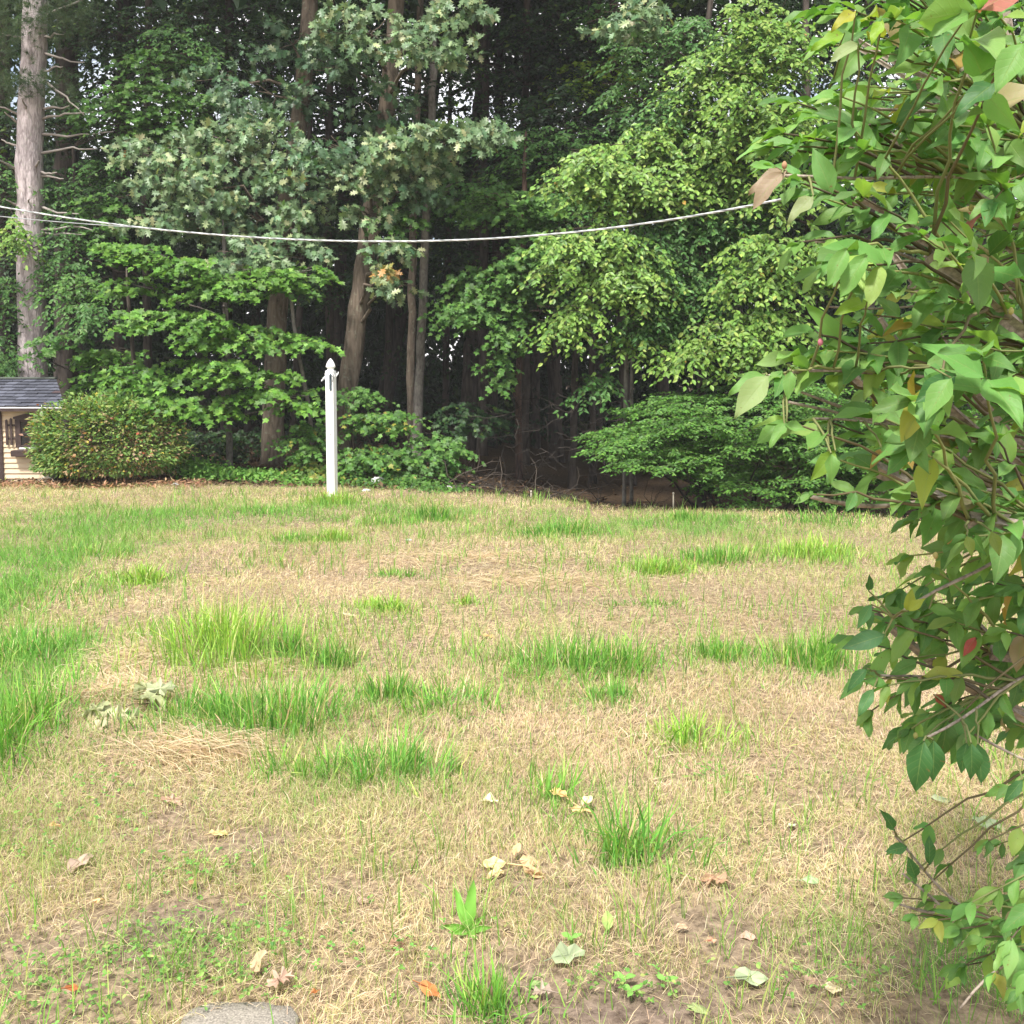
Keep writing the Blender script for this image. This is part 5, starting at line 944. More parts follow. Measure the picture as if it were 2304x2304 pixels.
for pts, r0, r1, col in [
    ([(1815, 1115, 1.2), (1840, 1128, 1.2), (1900, 1142, 1.22), (1990, 1146, 1.25), (2080, 1130, 1.28), (2160, 1108, 1.3), (2330, 1090, 1.4)], .004, .0028, (.16, .17, .07)),
    ([(1775, 905, 1.2), (1860, 922, 1.25), (1960, 945, 1.3), (2100, 990, 1.35), (2330, 1060, 1.45)], .0035, .0018, (.22, .22, .10)),
    ([(1785, 875, 1.2), (1850, 900, 1.25), (1950, 938, 1.3), (2060, 970, 1.35)], .003, .0015, (.24, .26, .10)),
    ([(1715, 848, 1.15), (1800, 825, 1.18), (1900, 832, 1.2), (2000, 845, 1.25), (2160, 850, 1.3), (2330, 850, 1.4)], .0038, .002, (.22, .25, .10)),
    ([(1830, 942, 1.2), (1900, 940, 1.25), (2000, 955, 1.3), (2150, 990, 1.35), (2330, 1010, 1.4)], .003, .0016, (.22, .25, .10)),
    ([(1760, 395, 1.2), (1850, 398, 1.2), (1950, 405, 1.25), (2080, 395, 1.3), (2304, 405, 1.4)], .0032, .0018, (.13, .13, .06)),
    ([(1835, 545, 1.3), (1930, 545, 1.35), (1960, 545, 1.4), (2100, 600, 1.5)], .0025, .0013, (.18, .12, .06)),
    ([(1860, 240, 1.35), (1950, 245, 1.4), (2080, 250, 1.45), (2304, 255, 1.5)], .0035, .002, (.09, .09, .045)),
    ([(1790, 350, 1.3), (1880, 310, 1.35), (1980, 270, 1.4), (2080, 250, 1.45)], .0025, .0015, (.14, .16, .06)),
    ([(2140, 1100, 1.25), (2200, 1135, 1.25), (2300, 1185, 1.25)], .003, .0022, (.42, .15, .09)), ([(1860, 690, 1.4), (1950, 700, 1.4), (2070, 690, 1.45), (2304, 640, 1.5)], .003, .0015, (.36, .15, .08)),
    ([(2010, 1390, 1.3), (2060, 1330, 1.3), (2160, 1310, 1.3), (2250, 1260, 1.35), (2330, 1200, 1.4)], .0032, .002, (.20, .17, .08)),
    ([(1980, 1520, 1.35), (2080, 1518, 1.35), (2180, 1530, 1.4), (2304, 1600, 1.4)], .003, .0018, (.14, .11, .06)),
    ([(2085, 1660, 1.25), (2140, 1640, 1.25), (2190, 1600, 1.3), (2260, 1545, 1.35), (2330, 1500, 1.4)], .003, .0018, (.22, .24, .10)),
    ([(2304, 1715, 1.35), (2240, 1690, 1.35), (2200, 1640, 1.4), (2150, 1630, 1.4)][::-1], .003, .002, (.07, .06, .04)),
    ([(2015, 1880, 1.5), (2060, 1930, 1.5), (2105, 1990, 1.5), (2140, 2045, 1.5), (2200, 2070, 1.5), (2304, 2085, 1.5), (2400, 2110, 1.55)], .0035, .0022, (.20, .18, .10)),
    ([(2010, 2030, 1.5), (2070, 2050, 1.5), (2140, 2060, 1.5)], .003, .0018, (.14, .10, .06)), ([(2030, 1965, 1.5), (2080, 2005, 1.5), (2130, 2050, 1.5)], .0028, .0015, (.16, .12, .07)),
    ([(2160, 2270, 1.45), (2220, 2180, 1.45), (2304, 2150, 1.5), (2400, 2130, 1.5)], .003, .0018, (.13, .11, .06))]:
    stem(pts, r0, r1, rootpull=pts[-1][0] > 2290, col=col, name='twig', wings=False)

def leafgrid(seed):
    q = np.random.default_rng(seed); nu, nv = 5, 7; u = np.linspace(-1, 1, nu); v = np.linspace(0, 1, nv)
    wid = q.uniform(.19, .265); fold = q.uniform(.05, .3); bend = q.uniform(.0, .6); wav = q.uniform(.02, .09); ph = q.uniform(0, 6)
    prof = np.sin(np.pi * np.clip(v, 0, 1) ** .85) ** 1.0 * (1 - .2 * v ** 3); prof[0] = .03; prof[-1] = .0
    P_ = []
    for i_, vv in enumerate(v):
        for uu in u:
            P_.append((uu * wid * prof[i_] * (1 + .05 * q.normal()), vv, fold * abs(uu) * prof[i_] * .5 - bend * vv * vv * .6 + wav * math.sin(vv * 9 + ph) * uu))
    F_ = [(i_ * nu + j_, i_ * nu + j_ + 1, (i_ + 1) * nu + j_ + 1, (i_ + 1) * nu + j_) for i_ in range(nv - 1) for j_ in range(nu - 1)]
    A_ = np.array([(uu, vv, 0) for vv in v for uu in u])
    return np.array(P_), np.array(F_), A_
LG = [leafgrid(300 + q) for q in range(10)]
LM = []
for v, f, a_ in LG: LM.append(MB().add(v, f, (1, 1, 1), a_).mesh('bush_leaf', M['bush_leaf']))
GRN = [(4, .15, .31, .08), (3, .20, .37, .10), (2.5, .11, .24, .065), (1.2, .26, .42, .10), (.3, .34, .40, .08)]
ODD = [(2, .36, .30, .16), (1, .42, .16, .14), (1, .38, .26, .06)]
LEAVES = []     # (pos, dir, normal, size, colour)
def leaf(p, d, n, s, col=None):
    if col is None: col = pick(GRN, 1, .1)[0] if rng.random() > .016 else pick(ODD, 1, .1)[0]
    LEAVES.append((np.asarray(p, float), unit(d), np.asarray(n, float), s, col))
SQ = np.vstack([q for q, r in STEM]); PX, PYY, DEPq = proj(SQ)
TW = MB()
# leaf mass: outline of the bush in the photo (leftmost x by y)
OUTY = [-250, 0, 100, 250, 400, 470, 560, 640, 720, 800, 880, 960, 1040, 1090, 1130, 1180, 1240, 1290, 1330, 1400, 1500, 1600, 1680, 1760, 1800, 1850, 1900, 2000, 2080, 2130, 2200, 2304, 2400]
OUTX = [1960, 1960, 1930, 1880, 1890, 1910, 1930, 1950, 1930, 1910, 1910, 1930, 1960, 2000, 2010, 2070, 2130, 2130, 2000, 1980, 1960, 2000, 2060, 2250, 2400, 2400, 2080, 2070, 2090, 2110, 2180, 2240, 2300]
def grow(px, py, dep, L, nl, s, droop=.3):
    tip = at(px, py, dep)
    tgt = tip + np.array([L * .9, rng.normal(.03, .05), L * (rng.uniform(-.45, .05) if tip[2] > 1.2 else rng.uniform(-.1, .5))])
    i_ = int(np.argmin(np.linalg.norm(SQ - tgt, axis=1) + np.where(SQ[:, 0] < tip[0] + .03, .3, 0)))
    a_ = SQ[i_]
    q = curve(a_, tip, 9, .05, .012); c_ = np.array([(.17, .19, .075), (.13, .11, .06), (.22, .24, .09), (.09, .075, .05)][rng.integers(0, 4)])
    TW.tube(q, np.linspace(.0026, .0011, 9), 5, c_, cap=False); Lr = np.linalg.norm(tip - a_)
    ax = unit(q[-1] - q[-3]); s0 = unit(np.cross(ax, [0, 0, 1.0]))
    npair = nl // 2
    for k in range(npair):
        t = max(.1, 1 - k * rng.uniform(.035, .05) / Lr) - .01
        p = np.array([np.interp(t, np.linspace(0, 1, 9), q[:, a2]) for a2 in range(3)])
        rot_ = (k % 2) * 1.1 + rng.normal(0, .35); sv = s0 * math.cos(rot_) + np.cross(s0, ax) * math.sin(rot_)
        for sg in (-1, 1):
            d = ax * rng.uniform(.5, 1.0) + sv * sg * rng.uniform(.45, .9) + np.array([0, 0, -rng.uniform(.1, .6) * droop * 2]); n = np.array([rng.normal(-.25, .35), rng.normal(-.45, .4), rng.uniform(.5, 1.2)])
            leaf(p, d, n, s * rng.uniform(.7, 1.2) * (1 - .12 * (k == 0)))
    if npair: leaf(q[-1], ax + [0, 0, -.2], [rng.normal(-.2, .3), rng.normal(-.4, .4), 1], s * rng.uniform(.6, .95))
ntw = 0
while ntw < 275:
    py = rng.uniform(-120, 2290); px = rng.uniform(1760, 2420); x0 = np.interp(py, OUTY, OUTX)
    if px < x0: continue
    inner = (px - x0) / 350
    if 1180 < py < 1330 and rng.random() < .55: continue
    if py > 1700 and rng.random() < .5: continue
    if py > 1250 and rng.random() < .35: continue
    dep = rng.uniform(1.15, 1.55 + .75 * min(1, inner)) if py < 1250 else rng.uniform(1.3, 1.75)
    grow(px, py, dep, rng.uniform(.18, .38), int(rng.choice([4, 6, 8, 8, 10])), rng.uniform(.038, .060), .22 if py < 1100 else .8); ntw += 1
for q_ in range(95):     # deeper leaves that close the middle of the bush
    py = rng.uniform(-60, 1120); grow(rng.uniform(np.interp(py, OUTY, OUTX) + 130, 2420), py, rng.uniform(1.75, 2.35), rng.uniform(.2, .4), int(rng.choice([6, 8, 10])), rng.uniform(.045, .062), .3)
# outreaching sprays that give the bush its outline
for (px, py, dep, nl, s, dr) in [(1850, 30, 1.35, 6, .055, .3), (1870, 100, 1.3, 6, .06, .3), (1900, 20, 1.35, 6, .055, .3), (1790, 230, 1.3, 6, .055, .3), (1830, 260, 1.3, 6, .055, .25), (1760, 300, 1.25, 6, .055, .2), (1790, 330, 1.25, 6, .05, .2), (1735, 330, 1.25, 4, .05, .2), (1850, 330, 1.3, 6, .055, .3), (1900, 320, 1.35, 6, .055, .4), (1740, 375, 1.2, 4, .05, .3), (1800, 410, 1.15, 6, .05, .4), (1840, 440, 1.2, 6, .05, .5), (1800, 545, 1.15, 4, .045, .5), (1890, 575, 1.1, 6, .062, .6), (1930, 600, 1.1, 4, .06, .6), (1870, 600, 1.25, 6, .055, .5),
    (1830, 745, 1.2, 6, .05, .4), (1800, 800, 1.2, 6, .05, .4), (1760, 840, 1.15, 4, .04, .6), (1860, 790, 1.2, 6, .05, .5), (1780, 950, 1.15, 4, .05, .6), (1870, 950, 1.25, 4, .045, .5), (1890, 1035, 1.2, 6, .045, .6), (1830, 1112, 1.15, 4, .026, .2), (2050, 1000, 1.1, 4, .06, .9), (2100, 880, 1.05, 6, .065, .8), (2050, 900, 1.05, 6, .06, .8), (2210, 800, 1.0, 6, .065, .5), (2180, 560, 1.1, 6, .06, .4), (2250, 150, 1.0, 6, .07, .5), (2200, 20, 1.0, 4, .07, .5), (2100, 180, 1.15, 4, .05, .5),
    (2050, 1250, 1.3, 4, .036, 1), (2100, 1280, 1.3, 4, .03, .8), (2080, 1320, 1.35, 6, .045, .8), (1950, 1370, 1.35, 6, .04, .8), (1990, 1400, 1.35, 6, .045, .9), (1930, 1440, 1.4, 6, .048, .9), (1940, 1530, 1.35, 6, .045, 1), (1960, 1600, 1.35, 6, .042, 1), (2060, 1480, 1.4, 6, .045, .8), (2150, 1400, 1.35, 6, .05, .8), (2200, 1350, 1.35, 6, .05, .8), (2260, 1420, 1.35, 6, .05, .8), (2200, 1500, 1.4, 6, .05, .8), (2080, 1660, 1.3, 6, .052, 1.2), (2180, 1650, 1.3, 6, .052, 1.2), (2050, 1640, 1.35, 4, .045, 1.2), (2270, 1770, 1.35, 4, .04, 1.0), (2020, 1900, 1.5, 4, .036, .5), (2060, 1960, 1.5, 4, .034, .7), (2090, 1990, 1.5, 4, .032, .5), (2030, 2020, 1.5, 6, .034, .7), (2060, 2060, 1.5, 4, .034, .7), (2110, 2070, 1.45, 6, .045, .8), (2160, 2090, 1.45, 6, .045, .9), (2210, 2110, 1.45, 6, .045, 1), (2260, 2070, 1.45, 6, .04, .8), (2290, 2130, 1.45, 6, .045, 1), (2240, 2190, 1.4, 6, .04, 1.1), (2290, 2230, 1.4, 6, .04, 1.1)]:
    grow(px, py, dep, .2, nl, s, dr)
# single leaves one can point to: (base px, tip px, depth, size factor, colour)
def hero(b_, e_, dep, col=None, n=(-.2, -.8, .5)):
    a_, c_ = at(b_[0], b_[1], dep), at(e_[0], e_[1], dep - .01); k_ = SQ[int(np.argmin(np.linalg.norm(SQ - a_, axis=1) + np.where(SQ[:, 0] < a_[0], .05, 0)))]; TW.tube(curve(k_, a_, 6, .04, .015), np.linspace(.0018, .001, 6), 5, (.17, .18, .075), cap=False); leaf(a_, c_ - a_, np.array(n) + rng.normal(0, .12, 3), np.linalg.norm(c_ - a_), None if col is None else np.array(col))
PALE = (.30, .40, .17); BG = (.17, .34, .085); DG = (.06, .165, .05); YG = (.34, .40, .06); PK = (.36, .27, .20)  # PALE and DG put sunlight and shade into the leaf colour
for h_ in [((1728, 845), (1652, 935), 1.1, PALE), ((1722, 842), (1640, 880), 1.12, BG), ((1780, 835), (1770, 895), 1.1, BG), ((1760, 390), (1690, 450), 1.1, PK), ((1770, 385), (1685, 425), 1.12, PK), ((1830, 440), (1772, 495), 1.1, (.28, .33, .16)), ((1770, 950), (1730, 1005), 1.12, BG), ((1770, 950), (1702, 990), 1.14, BG), ((1765, 955), (1815, 965), 1.12, BG), ((1870, 1020), (1875, 1085), 1.1, BG), ((1880, 1015), (1830, 1075), 1.12, (.20, .34, .05)), ((1860, 1025), (1836, 1062), 1.15, (.34, .17, .07)), ((1985, 1010), (1960, 1050), 1.2, (.42, .27, .10)), ((2040, 1010), (2055, 1055), 1.2, (.45, .31, .10)),
           ((2078, 1668), (2056, 1788), 1.2, DG), ((2100, 1665), (2104, 1765), 1.22, DG), ((2185, 1672), (2192, 1760), 1.22, DG), ((2200, 1675), (2216, 1768), 1.24, DG), ((2175, 1672), (2160, 1740), 1.26, DG), ((2300, 1755), (2262, 1805), 1.3, DG), ((1960, 1360), (1930, 1412), 1.3, (.12, .28, .10)), ((1955, 1330), (1958, 1296), 1.3, DG), ((2040, 1375), (2055, 1330), 1.25, YG), ((2045, 1375), (2080, 1345), 1.22, YG), ((1950, 1505), (1905, 1550), 1.3, DG), ((1965, 1550), (1930, 1612), 1.28, (.09, .22, .075)), ((1990, 1430), (1902, 1452), 1.3, (.09, .21, .09)), ((2195, 1435), (2168, 1472), 1.35, (.55, .11, .10)), ((2100, 1562), (2134, 1590), 1.3, (.26, .07, .035)),
           ((2012, 1868), (1988, 1826), 1.45, DG), ((2040, 1905), (1995, 1915), 1.45, DG), ((2090, 1945), (2098, 1892), 1.45, DG), ((2060, 1975), (2045, 1932), 1.45, DG), ((1905, 560), (1862, 640), 1.05, BG), ((1950, 575), (1888, 660), 1.05, BG), ((1950, 680), (1880, 700), 1.1, (.22, .36, .04)), ((2140, 850), (2080, 940), 1.0, BG), ((2150, 845), (2060, 900), 1.02, DG), ((2175, 1205), (2190, 1250), 1.1, (.20, .27, .06)), ((2230, 1195), (2250, 1250), 1.1, (.20, .27, .06)), ((2090, 1370), (2150, 1375), 1.3, BG), ((1800, 1115), (1795, 1108), 1.15, BG), ((2304, 95), (2240, 200), .95, BG), ((2240, 185), (2150, 250), .97, DG), ((2180, 30), (2095, 70), 1.0, BG), ((1985, 45), (1960, 95), 1.1, (.24, .40, .03)), ((1925, 25), (1872, 62), 1.15, (.36, .36, .04)), ((1900, 75), (1825, 108), 1.2, (.22, .38, .035)), ((1930, 100), (1870, 130), 1.15, (.32, .40, .19))]:  # top yellow-green leaves have the glow of light put into their colour
    hero(*h_)
Pp = np.array([l[0] for l in LEAVES]); ax_, ay_, dp_ = proj(Pp)
inview = (ax_ > 1560) & (ax_ < 2330) & (ay_ > -30) & (ay_ < 2330) & (dp_ > .5)
score = np.array([l[3] for l in LEAVES]) / dp_ * np.where(inview, 1, 0) + 10 * (np.arange(len(LEAVES)) >= len(LEAVES) - 52)
big = set(np.argsort(-score)[:300].tolist())
fill = MB(); nL = 0
from mathutils import Matrix
for q, (p, d, n, s, col) in enumerate(LEAVES):
    sd = unit(np.cross(d, n)); nn = np.cross(sd, d); k = int(rng.integers(0, 10))
    if q in big:
        o = bpy.data.objects.new('leaf', LM[k]); C.objects.link(o)
        o.matrix_world = Matrix(((sd[0] * s, d[0] * s, nn[0] * s, p[0]), (sd[1] * s, d[1] * s, nn[1] * s, p[1]), (sd[2] * s, d[2] * s, nn[2] * s, p[2]), (0, 0, 0, 1)))
        o.color = (*np.clip(col, 0, 1), 1); mw = o.matrix_world.copy(); o.parent = bush; o.matrix_parent_inverse = bush.matrix_basis.inverted(); nL += 1
    else:
        v, f, a_ = LG[k]; fill.add(p + s * (v[:, :1] * sd + v[:, 1:2] * d + v[:, 2:] * nn), f, np.clip(col, 0, 1), a_)
fill.build('foliage', M['bush_fill'], bush, kind='stuff')
TW.build('fine_twigs', M['twig'], bush, kind='stuff')
print('bush leaves', len(LEAVES), nL)
# seed capsules
for (px, py, dep, c_) in [(2275, 700, 1.15, (.36, .33, .12)), (2025, 750, 1.3, (.25, .28, .08)), (1935, 640, 1.2, (.30, .30, .10)), (2105, 1250, 1.2, (.33, .28, .11)), (2185, 468, 1.25, (.28, .26, .08)), (1765, 372, 1.12, (.34, .2, .12)), (1846, 770, 1.15, (.45, .16, .2)), (2060, 1655, 1.3, (.3, .3, .1))]:
    c = at(px, py, dep); r = .0032; MB().lathe(c, [(.0005, -r * 1.3), (r * .7, -r * .9), (r, 0), (r * .75, r * .8), (.0008, r * 1.4)], 10, c_).build('seed_capsule', M['twig'], bush)

# ------------------------------------------------------------------ fallen leaves, weeds, stone on the near lawn
def outline_leaf(tm, curl, seed):
    v, f = tm; v = v.copy(); q = np.random.default_rng(seed); v[:, 2] = -curl * .5 * v[:, 1] ** 2 + curl * v[:, 0] ** 2 * q.uniform(.5, 2) + .07 * q.normal(0, 1, len(v)); return v, f
T_OAKD = fan([(0, 0), (.05, .08), (.12, .17), (.2, .19), (.27, .25), (.2, .31), (.12, .36), (.2, .44), (.33, .5), (.38, .57), (.26, .6), (.14, .59), (.2, .7), (.28, .83), (.16, .84), (.08, .81), (.05, .93), (0, 1)], cy=.5)
T_OVD = fan([(0, 0), (.1, .08), (.2, .22), (.26, .4), (.25, .58), (.18, .77), (.08, .92), (0, 1)], cy=.5)
def lay(mb, tm, p, az, s, col, tilt=(0, 0), lift=.012, curl=.5, seed=0):
    v, f = outline_leaf(tm, curl, seed); D = np.array([math.cos(az), math.sin(az), tilt[0]]); N_ = np.array([tilt[1] * -math.sin(az), tilt[1] * math.cos(az) - .25, 1.0]); pp = np.array([p[0], p[1], float(hz(p[0], p[1])) + lift * .75])
    D = unit(D); sd = unit(np.cross(D, N_)); N_ = np.cross(sd, D); q = np.random.default_rng(seed + 5)
    cc = np.clip(np.array(col) * (1 + q.normal(0, .18, (len(v), 1))), 0, 1)
    mb.add(pp + s * (v[:, :1] * sd + v[:, 1:2] * D + v[:, 2:] * N_), f, cc)
    mb.tube([pp - s * D * .22, pp, pp + s * D * .5], [.0012, .0014, .0008], 4, np.array(col) * .7)
def fallen(px, py, lenpx, az, col, label, tm='oval', **kw):
    c = gnd(px, py); s = lenpx / 2304 * c[1] * 1.15; mb = MB(); lay(mb, T_OVD if tm == 'oval' else T_OAKD if tm == 'oak' else T_MAPLE, c, az, s, col, seed=int(px + py), **kw)
    tag(mb.build('fallen_leaf', M['litter'], smooth=False), label, 'leaf', 'fallen leaves on the lawn')
TAN = (.50, .36, .22); PINKT = (.52, .36, .27); YEL = (.72, .55, .27); ORG = (.48, .19, .07); PALEG = (.33, .39, .24); GRE = (.22, .33, .12); DKB = (.2, .12, .08)
for a_ in [
    (600, 2255, 70, .9, PINKT, 'pale tan oak leaf on the corner of the grey paving stone', 'oak', dict(lift=.045, tilt=(.35, .2))),
    (565, 2215, 55, 1.2, TAN, 'narrow upright tan leaf behind the paving stone', 'oval', dict(lift=.03, tilt=(.9, .3))),
    (940, 2240, 58, -.6, ORG, 'rusty orange leaf left of the bottom grass tuft', 'oval', dict(lift=.04, curl=.6)),
    (1240, 2190, 75, .3, PALEG, 'large grey-green leaf near the bottom centre', 'oval', dict(lift=.04, tilt=(.2, 0))),
    (1190, 2235, 55, .2, GRE, 'green leaf left of the grey-green leaf near the bottom', 'oval', {}),
    (1245, 2265, 55, 2.8, (.42, .33, .27), 'crumpled mauve-tan leaf below the grey-green leaf', 'oak', dict(lift=.04, curl=.7)),
    (1650, 2235, 75, .1, PALEG, 'pale grey-green leaf at the bottom right of centre', 'oval', dict(lift=.04, curl=.4)),
    (1545, 2275, 50, -.4, (.25, .30, .13), 'narrow olive leaf left of the pale grey-green leaf', 'oval', {}),
    (1855, 2262, 58, .6, (.72, .60, .40), 'cream curled leaf at the bottom right', 'oval', dict(lift=.03, curl=.8)),
    (1800, 2225, 52, 0, (.42, .29, .22), 'flat brown leaf above the cream curled leaf', 'oval', {}),
    (1915, 2178, 50, -.2, (.36, .21, .16), 'small reddish-brown leaf below the low bush twig', 'oval', {}),
    (2185, 1865, 65, -.3, PALEG, 'silvery green leaf on the lawn by the low bush twig', 'oval', dict(lift=.04)),
    (1805, 2003, 40, .2, (.33, .46, .24), 'light green leaf on the straw left of the low bush twig', 'oval', dict(lift=.04)),
    (1780, 1870, 28, 1.2, (.45, .52, .33), 'tiny pale leaf on the straw at right', 'oval', dict(lift=.03)),
    (360, 1815, 50, .4, PINKT, 'pinkish dry oak leaf in the left lawn below the straw', 'oak', dict(lift=.03, curl=.5)),
    (470, 1890, 40, .6, YEL, 'small yellow leaf beside the bare dirt patch at left', 'oval', dict(lift=.03)),
    (150, 1975, 60, 1.0, (.38, .28, .22), 'grey-brown leaf standing in the lower left grass', 'oval', dict(lift=.03, tilt=(.5, .2))),
    (110, 1865, 22, .5, (.62, .36, .18), 'small orange leaf among the left lawn clover', 'oval', dict(lift=.03)),
    (430, 2010, 34, 1.6, (.42, .25, .13), 'small brown leaf above the bare dirt patch', 'oval', dict(lift=.03)),
    (213, 2045, 26, 1.2, (.60, .38, .18), 'small orange leaf left of the bare dirt patch', 'oval', dict(lift=.03)),
    (145, 2237, 30, .2, (.42, .15, .06), 'dark orange leaf in the clover at lower left', 'oval', dict(lift=.03)),
    (430, 2120, 34, 2, (.68, .5, .3), 'pale leaf scrap below the bare dirt patch', 'oval', dict(lift=.03)),
    (800, 2040, 38, .5, (.46, .33, .27), 'dull pink leaf in the dry grass left of the yellow leaves', 'oval', {}),
    (870, 2145, 40, .2, (.36, .22, .14), 'brown crumpled leaf left of the broad weed', 'oak', dict(lift=.03, curl=.6)),
    (1520, 2115, 30, .3, (.55, .38, .25), 'small tan leaf in the right foreground', 'oval', dict(lift=.03)),
    (1640, 2010, 70, 2.4, (.36, .23, .15), 'large brown leaf in the dry grass right of the spiky tuft', 'oak', dict(lift=.04, curl=.5)),
    (1085, 1820, 40, .5, (.70, .62, .44), 'cream leaf left of the yellow leaf pair', 'oval', dict(lift=.04)),
    (1085, 1443, 28, .2, (.60, .40, .20), 'small tan leaf beside the tall centre-right tuft', 'oval', dict(lift=.03)),
    (1365, 2128, 45, 1.4, (.33, .44, .14), 'light green leaf right of the bottom centre weeds', 'oval', dict(lift=.04, tilt=(.7, 0))),
    (770, 1390, 26, .2, (.66, .55, .38), 'small cream leaf in front of the mid lawn tuft', 'oval', dict(lift=.03)),
    (2095, 1805, 45, 0, PALEG, 'pale leaf on the lawn under the hanging dark leaves', 'oval', dict(lift=.03)), (700, 2255, 26, 1, ORG, 'small rusty leaf scrap right of the paving stone', 'oval', dict(lift=.03)), (1590, 2145, 24, .4, (.6, .3, .2), 'tiny reddish leaf in the right foreground straw', 'oval', dict(lift=.03)), (1700, 2125, 40, 2.6, (.5, .33, .26), 'dull pink leaf right of the tiny reddish leaf', 'oval', {})]:
    fallen(*a_[:7], **a_[7])
def sprig(name, label, spec, stemc, matk='litter'):
    c0 = gnd(spec[0][0], spec[0][1]); t = thing(name, label, 'leaves', (c0[0], c0[1], float(hz(c0[0], c0[1]))))
    for q, (px, py, lp, az, col, tm, lift, tilt) in enumerate(spec):
        c = gnd(px, py); mb = MB(); lay(mb, T_OAKD if tm == 'oak' else T_OVD, c, az, lp / 2304 * c[1] * 1.15, col, lift=lift, tilt=tilt, curl=.5, seed=q + int(px)); mb.build('leaf', M[matk], t, smooth=False)
    e = gnd(spec[-1][0], spec[-1][1]); p0 = np.array([c0[0], c0[1], hz(c0[0], c0[1]) + .03]); p1 = np.array([e[0], e[1], hz(e[0], e[1]) + .03])
    MB().tube(curve(p0, p1, 5), .003, 5, stemc).build('stem', M['twig'], t)
SG = (.40, .40, .23); SG2 = (.32, .345, .18); SG3 = (.47, .44, .28)
sprig('oak_sprig', 'wilted pale green oak sprig lying on the straw at left', [(262, 1612, 70, -2.2, SG, 'oak', .05, (-.1, .2)), (275, 1615, 85, -1.5, SG3, 'oak', .06, (-.35, 0)), (290, 1618, 75, -1.1, SG2, 'oak', .05, (-.3, .3)), (250, 1615, 65, -2.7, SG2, 'oak', .06, (0, -.3)), (300, 1600, 75, -.3, SG2, 'oak', .07, (.2, .2)), (320, 1590, 70, .3, (.38, .41, .25), 'oak', .07, (.3, -.2)), (300, 1590, 60, .9, SG2, 'oak', .07, (.3, 0)), (240, 1640, 60, -1.9, SG3, 'oak', .04, (-.2, 0)), (340, 1600, 50, -.6, (.30, .26, .16), 'oak', .05, (0, .2))], (.2, .15, .1))
sprig('yellow_leaf_cluster', 'cluster of pale yellow dry leaves in the foreground dry grass', [(1140, 1968, 52, 2.9, (.62, .48, .26), 'oval', .035, (.1, .3)), (1168, 1962, 46, .4, (.58, .42, .24), 'oval', .04, (-.1, -.4)), (1172, 1972, 56, -.35, (.58, .39, .22), 'oval', .035, (-.15, .3)), (1158, 1950, 36, 1.3, (.62, .45, .24), 'oval', .04, (.6, .2)), (1135, 1978, 44, -2.9, (.64, .50, .28), 'oval', .03, (-.1, -.2)), (1190, 1978, 36, .1, (.50, .34, .2), 'oval', .025, (-.1, .4))], (.5, .38, .2))
sprig('yellow_leaf_pair', 'pair of orange-yellow dry leaves right of the lawn centre foreground', [(1275, 1815, 42, 2.6, (.72, .48, .22), 'oval', .05, (.3, 0)), (1285, 1838, 48, -.1, (.72, .50, .24), 'oval', .04, (0, .3)), (1310, 1838, 38, .9, (.74, .6, .36), 'oval', .05, (.5, 0))], (.5, .36, .2))
# broad-leaved weed
wc = gnd(1055, 2100); wd = thing('broadleaf_weed', 'bright green broad-leaved weed standing in the foreground lawn', 'weed', (wc[0], wc[1], float(hz(wc[0], wc[1]))))
for (az, el, s) in [(1.2, 1.35, .135), (2.3, 1.0, .115), (-.2, .25, .07), (3.4, .3, .08), (4.2, .35, .07), (5.0, .2, .06), (.6, .5, .06)]:
    v, f, a_ = leafgrid(700 + int(az * 10)); v = v * [.62, 1, 1]; D = np.array([math.cos(az) * math.cos(el), math.sin(az) * math.cos(el), math.sin(el)]); N_ = np.array([-.1, -.9, .5]); sd = unit(np.cross(D, N_)); N_ = np.cross(sd, D)
    p = np.array([wc[0], wc[1], float(hz(wc[0], wc[1])) + .005]); MB().add(p + s * (v[:, :1] * sd + v[:, 1:2] * D + v[:, 2:] * N_), f, (.19, .42, .07), a_).build('leaf', M['grass'], wd)
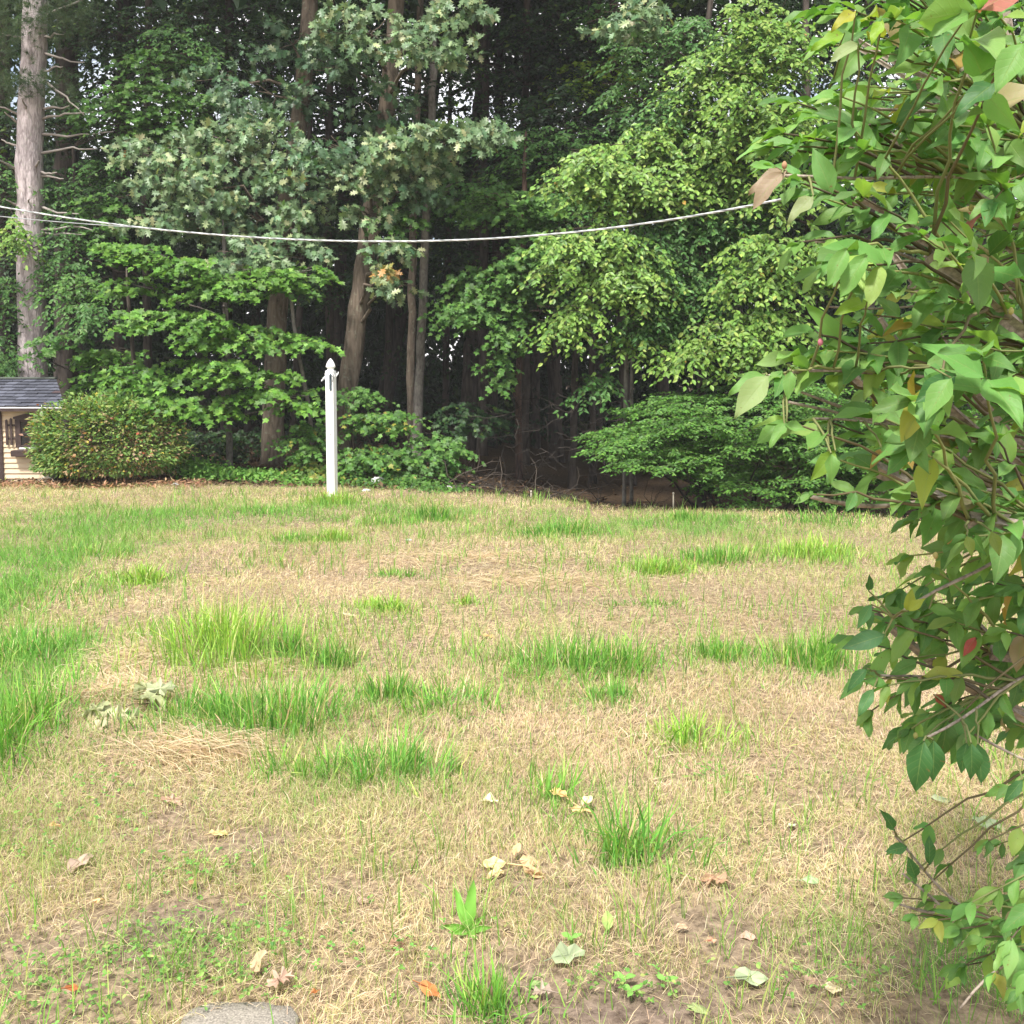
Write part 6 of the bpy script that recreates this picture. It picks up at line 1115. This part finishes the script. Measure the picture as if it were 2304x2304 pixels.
for (px, py, lab) in [(1285, 2140, 'small two-leaved seedling at the bottom centre'), (1420, 2260, 'small green seedling on the bare dirt at the bottom'), (1500, 2240, 'larger green seedling on the bare dirt at the bottom right'), (1405, 2235, 'tiny green seedling in the bare dirt')]:
    c = gnd(px, py); z = float(hz(c[0], c[1])); w_ = thing('seedling', lab, 'seedling', (c[0], c[1], z))
    MB().tube([(c[0], c[1], z), (c[0] + .004, c[1], z + .03)], .0012, 4, (.2, .33, .1)).build('stem', M['twig'], w_)
    for az in (0.3, 2.6, 4.4, 5.4)[:2 + int(px) % 3]:
        v, f, a_ = leafgrid(int(px + az * 9)); D = np.array([math.cos(az), math.sin(az), .35]); D = unit(D); N_ = np.array([0, -.4, 1.]); sd = unit(np.cross(D, N_)); N_ = np.cross(sd, D); s = .034
        MB().add(np.array([c[0], c[1], z + .026]) + s * (v[:, :1] * sd + v[:, 1:2] * D + v[:, 2:] * N_), f, (.22, .44, .10), a_).build('leaf', M['grass'], w_)
# half-buried paving stone
an = np.linspace(0, 2 * math.pi, 22, endpoint=False); rs = np.random.default_rng(8); rad = 1 + rs.normal(0, .05, 22)
sx = np.sign(np.cos(an)) * np.abs(np.cos(an)) ** .7; sy = np.sign(np.sin(an)) * np.abs(np.sin(an)) ** .7
z = float(hz(STONE[0], STONE[1]))
rings = [np.stack([STONE[0] + .15 * k * sx * rad, STONE[1] + .10 * k * sy * rad, np.full(22, zz)], -1) for k, zz in [(1, z - .03), (1, z + .008), (.96, z + .016), (.5, z + .019), (.02, z + .018)]]
v = np.vstack(rings); f = [(i_ * 22 + j_, i_ * 22 + (j_ + 1) % 22, (i_ + 1) * 22 + (j_ + 1) % 22, (i_ + 1) * 22 + j_) for i_ in range(4) for j_ in range(22)]
o = MB().add(v, f).build('paving_stone', M['stone']); tag(o, 'grey flat paving stone half buried at the bottom edge', 'stone')

# ------------------------------------------------------------------ thin haze in the air
hb = MB().box((-440, -430, -1.6), (440, 460, 24)).build('haze', M['white'], kind='stuff', smooth=False); tag(hb, 'thin pale haze hanging in the air between the trees', 'haze', kind='stuff')
hm = bpy.data.materials.new('haze'); hm.use_nodes = True; hn = hm.node_tree.nodes; hn.remove(hn['Principled BSDF'])
pv = hn.new('ShaderNodeVolumePrincipled'); pv.inputs['Density'].default_value = 0.0011; pv.inputs['Color'].default_value = (0.97, 0.98, 1.0, 1)
hm.node_tree.links.new(pv.outputs[0], hn['Material Output'].inputs['Volume']); hb.data.materials.clear(); hb.data.materials.append(hm)
